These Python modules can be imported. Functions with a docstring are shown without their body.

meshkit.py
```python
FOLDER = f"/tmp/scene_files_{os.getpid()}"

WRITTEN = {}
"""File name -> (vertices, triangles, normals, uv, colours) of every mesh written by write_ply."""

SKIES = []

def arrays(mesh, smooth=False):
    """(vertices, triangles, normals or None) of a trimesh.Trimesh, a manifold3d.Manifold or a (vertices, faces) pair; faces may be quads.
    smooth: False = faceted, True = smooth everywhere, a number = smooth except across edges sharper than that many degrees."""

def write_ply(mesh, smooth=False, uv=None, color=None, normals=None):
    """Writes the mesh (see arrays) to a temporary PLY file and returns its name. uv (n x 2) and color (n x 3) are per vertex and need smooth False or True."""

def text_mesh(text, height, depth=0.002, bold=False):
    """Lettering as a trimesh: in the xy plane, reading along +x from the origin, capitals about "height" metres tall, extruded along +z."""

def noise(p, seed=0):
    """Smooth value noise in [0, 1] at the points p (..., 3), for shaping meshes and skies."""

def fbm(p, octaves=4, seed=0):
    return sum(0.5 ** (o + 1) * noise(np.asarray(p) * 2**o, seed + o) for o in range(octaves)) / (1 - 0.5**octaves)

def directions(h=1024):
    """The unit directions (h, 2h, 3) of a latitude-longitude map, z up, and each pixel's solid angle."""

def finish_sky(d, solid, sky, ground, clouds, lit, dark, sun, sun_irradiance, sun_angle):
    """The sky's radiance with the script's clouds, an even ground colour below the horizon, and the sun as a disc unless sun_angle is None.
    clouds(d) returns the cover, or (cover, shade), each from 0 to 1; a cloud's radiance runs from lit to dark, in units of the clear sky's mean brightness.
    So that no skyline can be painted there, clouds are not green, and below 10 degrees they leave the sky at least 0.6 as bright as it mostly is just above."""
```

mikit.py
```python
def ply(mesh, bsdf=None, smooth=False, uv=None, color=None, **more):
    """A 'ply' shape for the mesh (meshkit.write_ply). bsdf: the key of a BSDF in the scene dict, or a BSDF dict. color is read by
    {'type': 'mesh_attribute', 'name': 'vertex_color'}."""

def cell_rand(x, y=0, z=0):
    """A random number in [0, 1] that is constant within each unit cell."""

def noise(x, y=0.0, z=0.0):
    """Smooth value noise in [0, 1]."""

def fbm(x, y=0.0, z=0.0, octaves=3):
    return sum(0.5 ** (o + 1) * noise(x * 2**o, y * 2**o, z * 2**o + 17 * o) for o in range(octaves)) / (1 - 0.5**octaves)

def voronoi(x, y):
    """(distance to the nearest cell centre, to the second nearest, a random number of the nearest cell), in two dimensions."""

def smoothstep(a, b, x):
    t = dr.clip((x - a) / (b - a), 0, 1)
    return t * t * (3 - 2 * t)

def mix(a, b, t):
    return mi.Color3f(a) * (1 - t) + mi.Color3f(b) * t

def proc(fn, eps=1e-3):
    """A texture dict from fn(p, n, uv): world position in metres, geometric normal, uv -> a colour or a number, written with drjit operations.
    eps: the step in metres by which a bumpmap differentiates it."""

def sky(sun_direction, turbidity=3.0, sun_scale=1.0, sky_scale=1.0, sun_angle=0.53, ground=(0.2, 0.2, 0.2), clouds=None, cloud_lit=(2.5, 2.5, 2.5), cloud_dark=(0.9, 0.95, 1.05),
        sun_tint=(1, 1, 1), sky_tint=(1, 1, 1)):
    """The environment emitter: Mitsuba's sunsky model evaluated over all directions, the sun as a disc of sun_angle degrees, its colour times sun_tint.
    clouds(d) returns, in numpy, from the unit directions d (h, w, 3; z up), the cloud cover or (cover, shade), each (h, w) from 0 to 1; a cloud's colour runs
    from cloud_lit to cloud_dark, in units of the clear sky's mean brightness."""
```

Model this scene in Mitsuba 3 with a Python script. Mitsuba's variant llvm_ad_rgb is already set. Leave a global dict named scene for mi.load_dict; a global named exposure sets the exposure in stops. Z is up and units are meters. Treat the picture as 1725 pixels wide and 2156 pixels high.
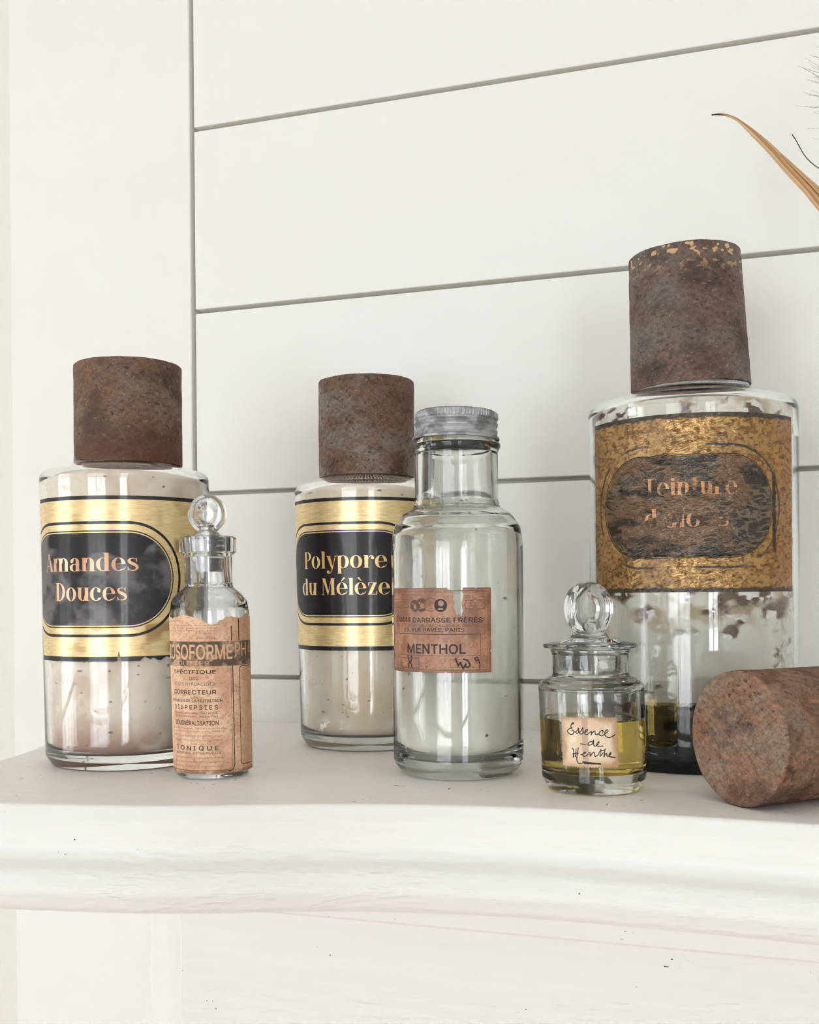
import math, random
import numpy as np, trimesh, shapely, manifold3d
import drjit as dr
import mitsuba as mi
import mikit, meshkit
from mikit import noise, fbm, smoothstep, mix, voronoi, proc
from shapely.geometry import Polygon, box, LineString, Point
from shapely import affinity
from shapely.ops import unary_union

random.seed(7)
RNG = np.random.default_rng(7)
scene, labels = {}, {}
T = mi.ScalarTransform4f
V3 = lambda *a: np.array(a, float)

# ------------------------------------------------------------------ camera
SHELF = 1.30
YAW, ROLL = math.radians(18.4), -0.0087
CAM = V3(0, -0.7420, SHELF + 0.095)
FW = V3(-math.sin(YAW), math.cos(YAW), 0)
RT = V3(math.cos(YAW), math.sin(YAW), 0)
UPC = -math.sin(ROLL) * RT + math.cos(ROLL) * V3(0, 0, 1)
scene['camera'] = {
    'type': 'perspective', 'fov': 2 * math.degrees(math.atan(862.5 / 2300)), 'fov_axis': 'x',
    'principal_point_offset_y': -(1250 - 1078) / 2156, 'near_clip': 0.01, 'far_clip': 100.0,
    'to_world': T().look_at(origin=CAM.tolist(), target=(CAM + FW).tolist(), up=UPC.tolist())}

# ------------------------------------------------------------------ light: daylight behind two curtained windows, plus an added third as fill
exposure = -0.09
WIN_FRONT = 5.4       # radiance of the daylight in the window opposite the mantel
WIN_LEFT = 4.2
WIN_FILL = 8.0  # the added third window, softening shadows from the right
WIN_TINT = (0.97, 1.04, 1.115)


# ------------------------------------------------------------------ helpers
def number(key):
    if key not in scene and not any(k.startswith(key + '__') for k in scene):
        return key
    i = 1
    while f'{key}_{i:03d}' in scene or any(k.startswith(f'{key}_{i:03d}__') for k in scene):
        i += 1
    return f'{key}_{i:03d}'


def tag(key, label=None, category=None, group=None, kind=None):
    d = labels.setdefault(key, {})
    for k, v in (('label', label), ('category', category), ('group', group), ('kind', kind)):
        if v:
            d[k] = v


def put(key, mesh, bsdf, smooth=False, label=None, **kw):
    key = number(key)
    scene[key] = mikit.ply(mesh, bsdf, smooth, **kw)
    if label:
        tag(key, label)
    return key


def put_raw(key, V, F, N, UV, bsdf, label=None):
    key = number(key)
    m = trimesh.Trimesh(V, F, process=False)
    path = meshkit.write_ply(m, False, UV, None, normals=N)
    scene[key] = {'type': 'ply', 'filename': path, 'face_normals': False, 'bsdf': {'type': 'ref', 'id': bsdf}}
    if label:
        tag(key, label)
    return key


def cat(ms):
    return trimesh.util.concatenate(ms)


def bx(x0, x1, y0, y1, z0, z1, bev=0.0):
    """A box, its edges bevelled by bev."""
    if bev <= 0:
        m = trimesh.creation.box((x1 - x0, y1 - y0, z1 - z0))
        m.apply_translation(((x0 + x1) / 2, (y0 + y1) / 2, (z0 + z1) / 2))
        return m
    pts = []
    for x, sx in ((x0, 1), (x1, -1)):
        for y, sy in ((y0, 1), (y1, -1)):
            for z, sz in ((z0, 1), (z1, -1)):
                pts += [(x + sx * bev, y + sy * bev, z), (x + sx * bev, y, z + sz * bev), (x, y + sy * bev, z + sz * bev)]
    return trimesh.convex.convex_hull(np.array(pts))


def fillet(pts, n=6):
    """pts: (r, z[, radius]); corners rounded by their radius."""
    out = []
    P = [np.array(p[:2], float) for p in pts]
    for i, p in enumerate(pts):
        rad = p[2] if len(p) > 2 else 0
        if rad <= 0 or i in (0, len(pts) - 1):
            out.append(P[i])
            continue
        a, b = P[i - 1] - P[i], P[i + 1] - P[i]
        la, lb = np.linalg.norm(a), np.linalg.norm(b)
        a, b = a / la, b / lb
        ang = math.acos(np.clip(a @ b, -1, 1))
        t = min(rad / math.tan(ang / 2), 0.49 * la, 0.49 * lb)
        for k in range(n + 1):
            u = k / n
            out.append((1 - u) ** 2 * (P[i] + a * t) + 2 * u * (1 - u) * P[i] + u * u * (P[i] + b * t))
    return np.array(out)


def lathe(profile, n=128, mod=None):
    """Closed surface of revolution about z of a profile (r, z); ends at r = 0 become poles. mod(theta, r, z) -> new r."""
    pr = np.asarray(profile, float)
    th = np.arange(n) * 2 * np.pi / n
    V, idx = [], []
    for r, z in pr:
        if r < 1e-9:
            idx.append([len(V)])
            V.append((0, 0, z))
        else:
            rr = mod(th, r, z) if mod else np.full(n, r)
            idx.append(list(range(len(V), len(V) + n)))
            V += list(zip(rr * np.cos(th), rr * np.sin(th), np.full(n, z)))
    F = []
    for a, b in zip(idx[:-1], idx[1:]):
        for i in range(n):
            j = (i + 1) % n
            if len(a) == 1 and len(b) == 1:
                continue
            if len(a) == 1:
                F.append((a[0], b[j], b[i]))
            elif len(b) == 1:
                F.append((a[i], a[j], b[0]))
            else:
                F += [(a[i], a[j], b[j]), (a[i], b[j], b[i])]
    m = trimesh.Trimesh(np.array(V), np.array(F), process=False)
    return m


def at(m, pos, rz=0.0):
    m = m.copy()
    if rz:
        m.apply_transform(trimesh.transformations.rotation_matrix(rz, (0, 0, 1)))
    m.apply_translation(pos)
    return m


def man(m):
    m = m.copy()
    m.merge_vertices()
    return manifold3d.Manifold(manifold3d.Mesh(np.asarray(m.vertices, np.float32), np.asarray(m.faces, np.uint32)))


def unman(M):
    q = M.to_mesh()
    return trimesh.Trimesh(q.vert_properties[:, :3], q.tri_verts, process=False)


class Upright:
    """A round upright thing: its foot on the shelf, and the angle 0 of its surface towards where the reader of its label stands."""

    def __init__(self, x, y, z=SHELF, lean=0.0):
        self.pos = V3(x, y, z)
        self.lean = lean * RT
        e = CAM - self.pos
        e[2] = 0
        self.ef = e / np.linalg.norm(e)
        self.er = np.cross(-self.ef, V3(0, 0, 1))

    def stand(self, m, off=(0, 0, 0)):
        """A mesh set on this foot, leaning as the old hand-blown glass does."""
        v = np.array(m.vertices) + np.asarray(off, float)
        m = trimesh.Trimesh(v + v[:, 2:3] * self.lean + self.pos, m.faces, process=False)
        return m

    def wrap(self, key, polys, bsdf, R, off, ds=0.0012, R0=None, label=None):
        """Flat polygons in (s, z) metres laid round the body at radius R(z) + off; uv = (s, z)."""
        R0 = R0 or R(0.1)
        Vs, Fs, n = [], [], 0
        for poly in (polys if isinstance(polys, (list, tuple)) else [polys]):
            x0, y0, x1, y1 = poly.bounds
            cuts = np.arange(math.floor(x0 / ds), math.ceil(x1 / ds) + 1) * ds
            for a, b in zip(cuts[:-1], cuts[1:]):
                piece = poly.intersection(box(a, y0 - 1, b, y1 + 1))
                for g in getattr(piece, 'geoms', [piece]):
                    if g.geom_type != 'Polygon' or g.area < 1e-11:
                        continue
                    v, f = trimesh.creation.triangulate_polygon(g, engine='earcut')
                    Vs.append(v)
                    Fs.append(f + n)
                    n += len(v)
        sv, F = np.vstack(Vs), np.vstack(Fs)
        t2 = sv[F]
        area = np.cross(t2[:, 1] - t2[:, 0], t2[:, 2] - t2[:, 0])
        F = np.where((area < 0)[:, None], F[:, ::-1], F)
        th = sv[:, 0] / R0
        rad = np.cos(th)[:, None] * self.ef + np.sin(th)[:, None] * self.er
        V = self.pos + rad * (R(sv[:, 1]) + off)[:, None] + sv[:, 1:2] * (V3(0, 0, 1) + self.lean)
        return put_raw(key, V, F, rad, sv, bsdf, label)


def lin(z0, r0, z1, r1):
    return lambda z: r0 + (np.asarray(z, float) - z0) * (r1 - r0) / (z1 - z0)


# ------------------------------------------------------------------ materials
def C3(*c):
    return {'type': 'rgb', 'value': list(c)}


def srgb(r, g, b):
    return [((c / 255 + 0.055) / 1.055) ** 2.4 if c > 10 else c / 255 / 12.92 for c in (r, g, b)]


def principled(**kw):
    return {'type': 'principled', **kw}


def two(b):
    return {'type': 'twosided', 'b': b}


def bump(b, fn, eps=2e-4, scale=1.0):
    return {'type': 'bumpmap', 'arbitrary': proc(fn, eps), 'scale': scale, 'b': b}


# painted wood: brush streaks along x
def wall_bump(p, n, uv):
    return 0.00006 * fbm(p.x * 30, p.y * 300, p.z * 500)


def shelf_bump(p, n, uv):
    grain = fbm(p.x * 28, p.y * 420, p.z * 420, 3)
    blister = fbm(p.x * 160, p.y * 300, p.z * 700, 2)
    patch = smoothstep(0.45, 0.75, noise(p.x * 9 + 3, p.y * 6, p.z * 30))
    return 0.00012 * grain + 0.00028 * patch * smoothstep(0.45, 0.8, blister)


def paint_col(p, n, uv):
    w = fbm(p.x * 9, p.y * 20, p.z * 14)
    return mix(srgb(236, 234, 230), srgb(234, 231, 226), w)


def shelf_col(p, n, uv):
    w = fbm(p.x * 20, p.y * 260, p.z * 260)
    c = mix(srgb(234, 231, 228), srgb(229, 226, 222), w)
    speck = smoothstep(0.935, 0.96, noise(p.x * 520, p.y * 520, p.z * 520)) * smoothstep(0.72, 0.8, noise(p.x * 60 + 9, p.y * 60, p.z * 60))
    return mix(c, srgb(70, 66, 62), speck)


scene['paint_wall'] = two(principled(base_color=proc(paint_col), roughness=0.55, specular=0.3))
scene['paint_shelf'] = two(bump(principled(base_color=proc(shelf_col), roughness=0.45, specular=0.28), shelf_bump))


def plaster_bump(p, n, uv):
    return 0.0009 * smoothstep(0.35, 0.75, fbm(p.x * 130, p.y * 130, p.z * 130, 3))


scene['plaster'] = two(bump(principled(base_color=C3(*srgb(228, 225, 215)), roughness=0.8, specular=0.2), plaster_bump))
scene['room_wall'] = two({'type': 'diffuse', 'reflectance': C3(0.86, 0.855, 0.845)})
scene['room_ceiling'] = two({'type': 'diffuse', 'reflectance': C3(0.74, 0.735, 0.725)})


def floor_col(p, n, uv):
    return mix(srgb(196, 182, 164), srgb(168, 150, 130), fbm(p.x * 3, p.y * 40, 0))


scene['room_floor'] = two({'type': 'diffuse', 'reflectance': proc(floor_col)})
scene['window_paint'] = two({'type': 'diffuse', 'reflectance': C3(0.78, 0.77, 0.75)})

# glass
GT = lambda r, g, b: {'type': 'rgb', 'value': [r, g, b]}
scene['glass_clear'] = {'type': 'dielectric', 'int_ior': 1.5, 'specular_transmittance': GT(0.995, 0.998, 0.992)}
scene['glass_green'] = {'type': 'dielectric', 'int_ior': 1.5, 'specular_transmittance': GT(0.990, 0.995, 0.980)}
scene['glass_liquid_tint'] = {'type': 'dielectric', 'int_ior': 1.5, 'specular_transmittance': GT(0.999, 0.995, 0.972)}  # faint yellow tint stands for the liquid colour reflected in the glass
scene['glass_grey'] = {'type': 'dielectric', 'int_ior': 1.5, 'specular_transmittance': GT(0.992, 0.993, 0.980)}


def rust(dark, mid, grey, orange, seed, orange_amt=0.5, grey_amt=0.5, band=None):
    def col(p, n, uv):
        x, y, z = p.x + seed, p.y + seed * 0.7, p.z
        a = fbm(x * 62, y * 62, z * 62, 4)
        b = fbm(x * 170 + 7, y * 170, z * 170, 4)
        c = fbm(x * 45 + 31, y * 45, z * 45, 4)
        base = mix(mid, grey, smoothstep(0.40, 0.66, c) * grey_amt * 1.5)
        base = mix(base, dark, smoothstep(0.46, 0.74, a) * 0.7)
        base = mix(base, orange, smoothstep(0.50, 0.74, b) * orange_amt)
        fine = fbm(x * 520, y * 520, z * 520, 3)
        base = base * (0.42 + 1.16 * fine) * (0.60 + 0.42 * fbm(x * 1300, y * 1300, z * 1300, 2))
        pits = smoothstep(0.62, 0.74, fbm(x * 430, y * 430, z * 430 + 3, 3)) * smoothstep(0.35, 0.6, fbm(x * 90 + 2, y * 90, z * 90, 2))
        base = mix(base, mi.Color3f(dark) * 0.6, pits * 0.7)
        fleck = smoothstep(0.72, 0.82, fbm(x * 620 + 3, y * 620, z * 620, 2))
        base = mix(base, srgb(176, 146, 116), fleck * 0.35)
        if band:
            base = band(base, p, b)
        return base

    def bmp(p, n, uv):
        x, y, z = p.x + seed, p.y + seed * 0.7, p.z
        return 0.0007 * fbm(x * 240, y * 240, z * 240, 3) + 0.0007 * fbm(x * 620, y * 620, z * 620, 3)

    return two(bump(principled(base_color=proc(col), roughness=0.62, specular=0.35), bmp, 1.5e-4))


def band_low(zb, h):
    def f(base, p, b):
        t = smoothstep(zb + h, zb, p.z + 0.012 * (b - 0.5)) * 0.75
        return mix(base, srgb(84, 48, 30), t)
    return f


def band_top(zt, h):
    def f(base, p, b):
        t = smoothstep(zt - h, zt, p.z) * smoothstep(0.60, 0.68, fbm(p.x * 330, p.y * 330, p.z * 330, 3))
        return mix(base, srgb(222, 176, 126), t * 0.9)
    return f


scene['rust_brown'] = rust(srgb(66, 45, 36), srgb(116, 87, 70), srgb(126, 108, 96), srgb(134, 90, 62), 0.0, 0.4, 0.5, band_low(SHELF + 0.171, 0.03))
scene['rust_speckled'] = rust(srgb(70, 48, 38), srgb(112, 86, 70), srgb(130, 116, 106), srgb(134, 88, 58), 3.1, 0.4, 0.75)
scene['rust_purple'] = rust(srgb(66, 48, 43), srgb(110, 88, 80), srgb(116, 106, 98), srgb(116, 86, 72), 5.7, 0.25, 0.6, band_top(SHELF + 0.284, 0.02))
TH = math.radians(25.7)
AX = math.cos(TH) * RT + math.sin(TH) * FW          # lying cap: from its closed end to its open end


def side_shade_rust(base, p, b):  # redder rust, with the shade on the cap side put into the colour
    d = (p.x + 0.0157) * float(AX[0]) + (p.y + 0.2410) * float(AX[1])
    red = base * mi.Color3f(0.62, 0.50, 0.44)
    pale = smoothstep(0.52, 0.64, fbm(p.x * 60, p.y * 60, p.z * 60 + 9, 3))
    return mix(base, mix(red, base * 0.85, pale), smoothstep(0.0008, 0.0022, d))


scene['rust_orange'] = rust(srgb(78, 54, 42), srgb(146, 110, 88), srgb(148, 128, 112), srgb(160, 114, 86), 9.3, 0.45, 0.6, side_shade_rust)

# ------------------------------------------------------------------ room
YF = -3.4            # wall opposite the mantel
XL, XR, ZC = -2.3, 2.2, 2.6


def struct(key, mesh, bsdf, **kw):
    k = put(key, mesh, bsdf, **kw)
    tag(k, kind='structure')
    return k


struct('floor', bx(XL - .1, XR + .1, YF - .1, 0.1, -0.05, 0), 'room_floor')
struct('ceiling', bx(XL - .1, XR + .1, YF - .1, 0.1, ZC, ZC + .05), 'room_ceiling')
struct('wall_right', bx(XR, XR + .1, YF - .1, 0.1, 0, ZC), 'room_wall')


def wall_with_hole(key, axis, c, t, a0, a1, h0, h1, z0, z1):
    parts = [(a0, h0, 0, ZC), (h1, a1, 0, ZC), (h0, h1, 0, z0), (h0, h1, z1, ZC)]
    ms = [bx(a, b, c - t, c, p, q) if axis == 'y' else bx(c - t, c, a, b, p, q) for a, b, p, q in parts]
    return struct(key, cat(ms), 'room_wall')


def window(key, axis, c, h0, h1, z0, z1, radiance, nx, nz):
    """A window: frame and bars, and the daylight that comes through its panes."""
    fr, g = 0.05, 0.022
    def B(a, b, p, q, d0, d1):
        return bx(a, b, c - d1, c - d0, p, q) if axis == 'y' else bx(c - d1, c - d0, a, b, p, q)
    ms = [B(h0, h0 + fr, z0, z1, 0.01, 0.08), B(h1 - fr, h1, z0, z1, 0.01, 0.08), B(h0 + fr, h1 - fr, z0, z0 + fr, 0.01, 0.08), B(h0 + fr, h1 - fr, z1 - fr, z1, 0.01, 0.08)]
    for i in range(1, nx):
        a = h0 + (h1 - h0) * i / nx
        w = 0.05 if nx % 2 == 0 and i == nx // 2 else g
        ms.append(B(a - w / 2, a + w / 2, z0 + fr, z1 - fr, 0.02, 0.07))
    for i in range(1, nz):
        a = z0 + (z1 - z0) * i / nz
        ms.append(B(h0 + fr, h1 - fr, a - g / 2, a + g / 2, 0.022, 0.068))
    struct(key, cat(ms), 'window_paint')
    if axis == 'y':
        V = [(h0, c - .06, z0), (h0, c - .06, z1), (h1, c - .06, z1), (h1, c - .06, z0)]
    else:
        V = [(c - .06, h0, z0), (c - .06, h1, z0), (c - .06, h1, z1), (c - .06, h0, z1)]
    k = key + '__pane'
    scene[k] = mikit.ply((np.array(V), np.array([[0, 1, 2], [0, 2, 3]])), 'window_paint')
    v = np.array(V)
    nrm = np.cross(v[1] - v[0], v[2] - v[0])
    if (nrm @ V3(0, 1, 0) if axis == 'y' else nrm @ V3(1, 0, 0)) < 0:
        scene[k] = mikit.ply((np.array(V), np.array([[2, 1, 0], [3, 2, 0]])), 'window_paint')
    scene[k]['emitter'] = {'type': 'area', 'radiance': {'type': 'rgb', 'value': [radiance * t for t in WIN_TINT]}}


WF = (-1.45, 0.05, 0.50, 2.00)
WL = (-2.20, -1.00, 0.60, 2.00)
WS = (1.15, 1.95, 0.50, 2.00)
struct('wall_front', cat([bx(a, b, YF - 0.1, YF, p, q) for a, b, p, q in (
    (XL - .1, WF[0], 0, ZC), (WF[1], WS[0], 0, ZC), (WS[1], XR + .1, 0, ZC), (WF[0], WF[1], 0, WF[2]), (WF[0], WF[1], WF[3], ZC), (WS[0], WS[1], 0, WS[2]), (WS[0], WS[1], WS[3], ZC))]), 'room_wall')
wall_with_hole('wall_left', 'x', XL, 0.1, YF - .1, 0.1, *WL)
window('window_1', 'y', YF, *WF, WIN_FRONT, 4, 4)
window('window_2', 'x', XL, *WL, WIN_LEFT, 2, 3)
window('window_3', 'y', YF, *WS, WIN_FILL, 2, 4)  # unseen window added as fill light for the right side

# wall behind the mantel: plaster, a broad vertical board, shiplap planks with open joints
struct('wall_back', bx(XL - .1, XR + .1, 0.018, 0.1, 0, ZC), 'plaster')
JOINTS = [1.3335 + 0.1393 * k for k in range(-1, 10)]
for k, (a, b) in enumerate(zip(JOINTS[:-1], JOINTS[1:])):
    put('wall_back__plank', bx(-0.4175, XR, 0.0, 0.0190, a + 0.0017, b - 0.0017, 0.0005), 'paint_wall')
struct('trim_1', bx(-0.5862, -0.4208, -0.001, 0.0190, 0, ZC, 0.0007), 'paint_wall')
tag('trim_1', 'broad flat white vertical board left of the shiplap planks')

# ------------------------------------------------------------------ mantelpiece: serpentine moulded shelf, bed moulding, frieze
front_pts = np.array([(-0.520, 0.0), (-0.480, -0.060), (-0.4446, -0.150), (-0.4300, -0.205), (-0.4240, -0.255), (-0.4130, -0.292), (-0.3900, -0.316), (-0.3600, -0.3240),
                      (-0.3350, -0.3223), (-0.3000, -0.3165), (-0.2650, -0.3090), (-0.2300, -0.2970), (-0.1950, -0.2845), (-0.1600, -0.2755), (-0.1200, -0.2695),
                      (-0.0800, -0.2672), (-0.0400, -0.2675), (0.0169, -0.2700), (0.08, -0.274), (0.20, -0.284), (0.40, -0.300), (0.60, -0.300), (0.75, -0.20), (0.82, 0.0)])
from scipy.interpolate import CubicSpline
tt = np.r_[0, np.cumsum(np.linalg.norm(np.diff(front_pts, axis=0), axis=1))]
cs = CubicSpline(tt, front_pts)
front = cs(np.linspace(0, tt[-1], 260))
front[0, 1] = front[-1, 1] = 0.0
tan = np.gradient(front, axis=0)
nor = np.stack([tan[:, 1], -tan[:, 0]], 1)
nor /= np.linalg.norm(nor, axis=1, keepdims=True)


def swept_shelf(section, wall_y):
    """Rings of the outline, each offset outwards, joined; the first and last closed by caps."""
    rings = []
    for off, z in section:
        q = front + nor * off
        q[0], q[-1] = (q[0, 0], wall_y), (q[-1, 0], wall_y)
        rings.append(np.c_[q, np.full(len(q), z)])
    n = len(front)
    V = np.vstack(rings)
    F = []
    for k in range(len(rings) - 1):
        for i in range(n - 1):
            a, b, c, d = k * n + i, k * n + i + 1, (k + 1) * n + i + 1, (k + 1) * n + i
            F += [(a, c, b), (a, d, c)]
        F += [(k * n, (k + 1) * n + n - 1, (k + 1) * n), (k * n, k * n + n - 1, (k + 1) * n + n - 1)]
    caps = []
    for ring, up in ((rings[0], True), (rings[-1], False)):
        v, f = trimesh.creation.triangulate_polygon(Polygon(ring[:, :2]), engine='earcut')
        m = trimesh.Trimesh(np.c_[v, np.full(len(v), ring[0, 2])], f, process=False)
        if (m.face_normals[:, 2].sum() > 0) != up:
            m.invert()
        caps.append(m)
    body = trimesh.Trimesh(V, np.array(F), process=False)
    return cat([body] + caps)


edge = fillet([(-0.0035, 0.0), (0.0, 0.0, 0.003), (0.0022, -0.0075, 0.005), (0.0026, -0.0155, 0.006), (0.0022, -0.0200, 0.006), (0.0050, -0.0240, 0.007), (0.0115, -0.0275, 0.007), (0.0150, -0.0360, 0.007),
               (0.0110, -0.0455, 0.006), (0.0030, -0.0480, 0.002), (-0.0150, -0.0482)], 5)
shelf = swept_shelf([(o, SHELF + z) for o, z in edge], -0.0005)
shelf.merge_vertices(digits_vertex=7)
put('mantelpiece__shelf', shelf, 'paint_shelf', smooth=35, label='moulded shelf with a wavy front edge')
put('mantelpiece__bed_moulding', bx(-0.32, 0.70, -0.2210, -0.19, 1.2275, 1.2530, 0.0015), 'paint_shelf')
put('mantelpiece__frieze', bx(-0.3210, 0.70, -0.1960, -0.10, 0.72, 1.2530, 0.0012), 'paint_shelf', label='flat white frieze board under the shelf')
put('mantelpiece__side_board', bx(-0.4020, -0.30, -0.0960, -0.02, 0.0, 1.2530, 0.001), 'paint_wall')
put('mantelpiece__leg', bx(-0.3210, -0.19, -0.1950, -0.10, 0.0, 0.719, 0.001), 'paint_shelf')
tag('mantelpiece', 'white painted mantelpiece, its wavy moulded shelf carrying the old bottles', 'mantel')

# ------------------------------------------------------------------ lettering: high-contrast roman letters, cap height 1
XH, ST, HA = 0.73, 0.17, 0.028


def rect(x0, y0, x1, y1):
    return box(x0, y0, x1, y1)


def ell(cx, cy, rx, ry):
    a = np.linspace(0, 2 * np.pi, 48, endpoint=False)
    return Polygon(np.c_[cx + rx * np.cos(a), cy + ry * np.sin(a)])


def ring(cx, cy, rx, ry, st=ST, ha=HA):
    return ell(cx, cy, rx, ry).difference(ell(cx, cy, rx - st, ry - ha))


def brush(pts, ws):
    out = []
    for (p, q, a, b) in zip(pts[:-1], pts[1:], ws[:-1], ws[1:]):
        out.append(unary_union([Point(p).buffer(a / 2, 8), Point(q).buffer(b / 2, 8)]).convex_hull)
    return unary_union(out)


def serif(x0, x1, y, h=0.025):
    return rect(x0 - 0.05, y, x1 + 0.05, y + h)


def g_n(x=0.0):
    arch = ring(x + 0.33, XH - 0.27, 0.24, 0.28, ST, HA).intersection(rect(x + 0.14, XH - 0.27, x + 1, 1))
    return unary_union([rect(x + .05, 0, x + .05 + ST, XH), serif(x + .05, x + .05 + ST, 0), rect(x, XH - .025, x + .1, XH), arch, rect(x + 0.40, 0, x + 0.57, XH - 0.26), serif(x + .40, x + .57, 0)])


def g_e(acc=None):
    o = ring(.29, XH / 2, .29, XH / 2 + .01, .165, .022)
    o = o.difference(rect(.27, .10, .62, XH / 2))
    tail = brush([(.30, .012), (.42, .04), (.52, .12), (.56, .2)], [.025, .04, .03, .02])
    o = unary_union([o, rect(.12, XH / 2, .57, XH / 2 + .03), tail])
    if acc == 'acute':
        o = o.union(Polygon([(.24, .80), (.27, .80), (.47, 1.0), (.38, 1.05)]))
    if acc == 'grave':
        o = o.union(Polygon([(.36, .80), (.33, .80), (.13, 1.0), (.22, 1.05)]))
    return o


def g_s():
    pts = [(.40, .58), (.36, .67), (.24, .705), (.12, .66), (.08, .56), (.14, .46), (.26, .385), (.38, .30), (.43, .18), (.38, .07), (.24, .02), (.11, .05), (.05, .16)]
    ws = [.03, .03, .04, .07, .11, .145, .17, .145, .11, .07, .04, .03, .03]
    return unary_union([brush(pts, ws), rect(.385, .50, .41, .73), rect(.04, 0, .065, .22)])


def g_d():
    bowl = ring(.29, XH / 2, .29, XH / 2 + .01, .165, .022).intersection(rect(0, -.1, .36, 1))
    return unary_union([bowl, rect(.36, 0, .36 + ST, 1.0), rect(.28, .975, .40, 1.0), rect(.45, 0, .60, .025)])


def g_o():
    return ring(.29, XH / 2, .29, XH / 2 + .012, .165, .02)


def g_l(h=1.0):
    return unary_union([rect(.05, 0, .05 + ST, h), serif(.05, .05 + ST, 0), rect(0, h - .025, .1, h)])


def g_A():
    return unary_union([Polygon([(.30, 1.0), (.36, 1.0), (.62, 0), (.44, 0)]), Polygon([(.30, 1.0), (.335, 1.0), (.10, 0), (.065, 0)]), rect(.15, .30, .45, .33), serif(.44, .62, 0), rect(0, 0, .18, .025)])


def g_D():
    return unary_union([rect(.07, 0, .07 + ST, 1), ring(.24, .5, .42, .5, ST, HA).intersection(rect(.22, 0, 1, 1)), rect(0, 0, .3, .025), rect(0, .975, .3, 1)])


def g_P():
    return unary_union([rect(.06, 0, .06 + ST, 1), ring(.25, .73, .33, .27, .155, HA).intersection(rect(.22, 0, 1, 1)), rect(0, 0, .30, .025), rect(0, .975, .26, 1)])


def g_T():
    return unary_union([rect(.26, 0, .43, 1), rect(.17, 0, .52, .025), rect(0, .97, .69, 1), Polygon([(0, 1), (0, .74), (.025, .74), (.07, .97)]), Polygon([(.69, 1), (.69, .74), (.665, .74), (.62, .97)])])


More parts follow.
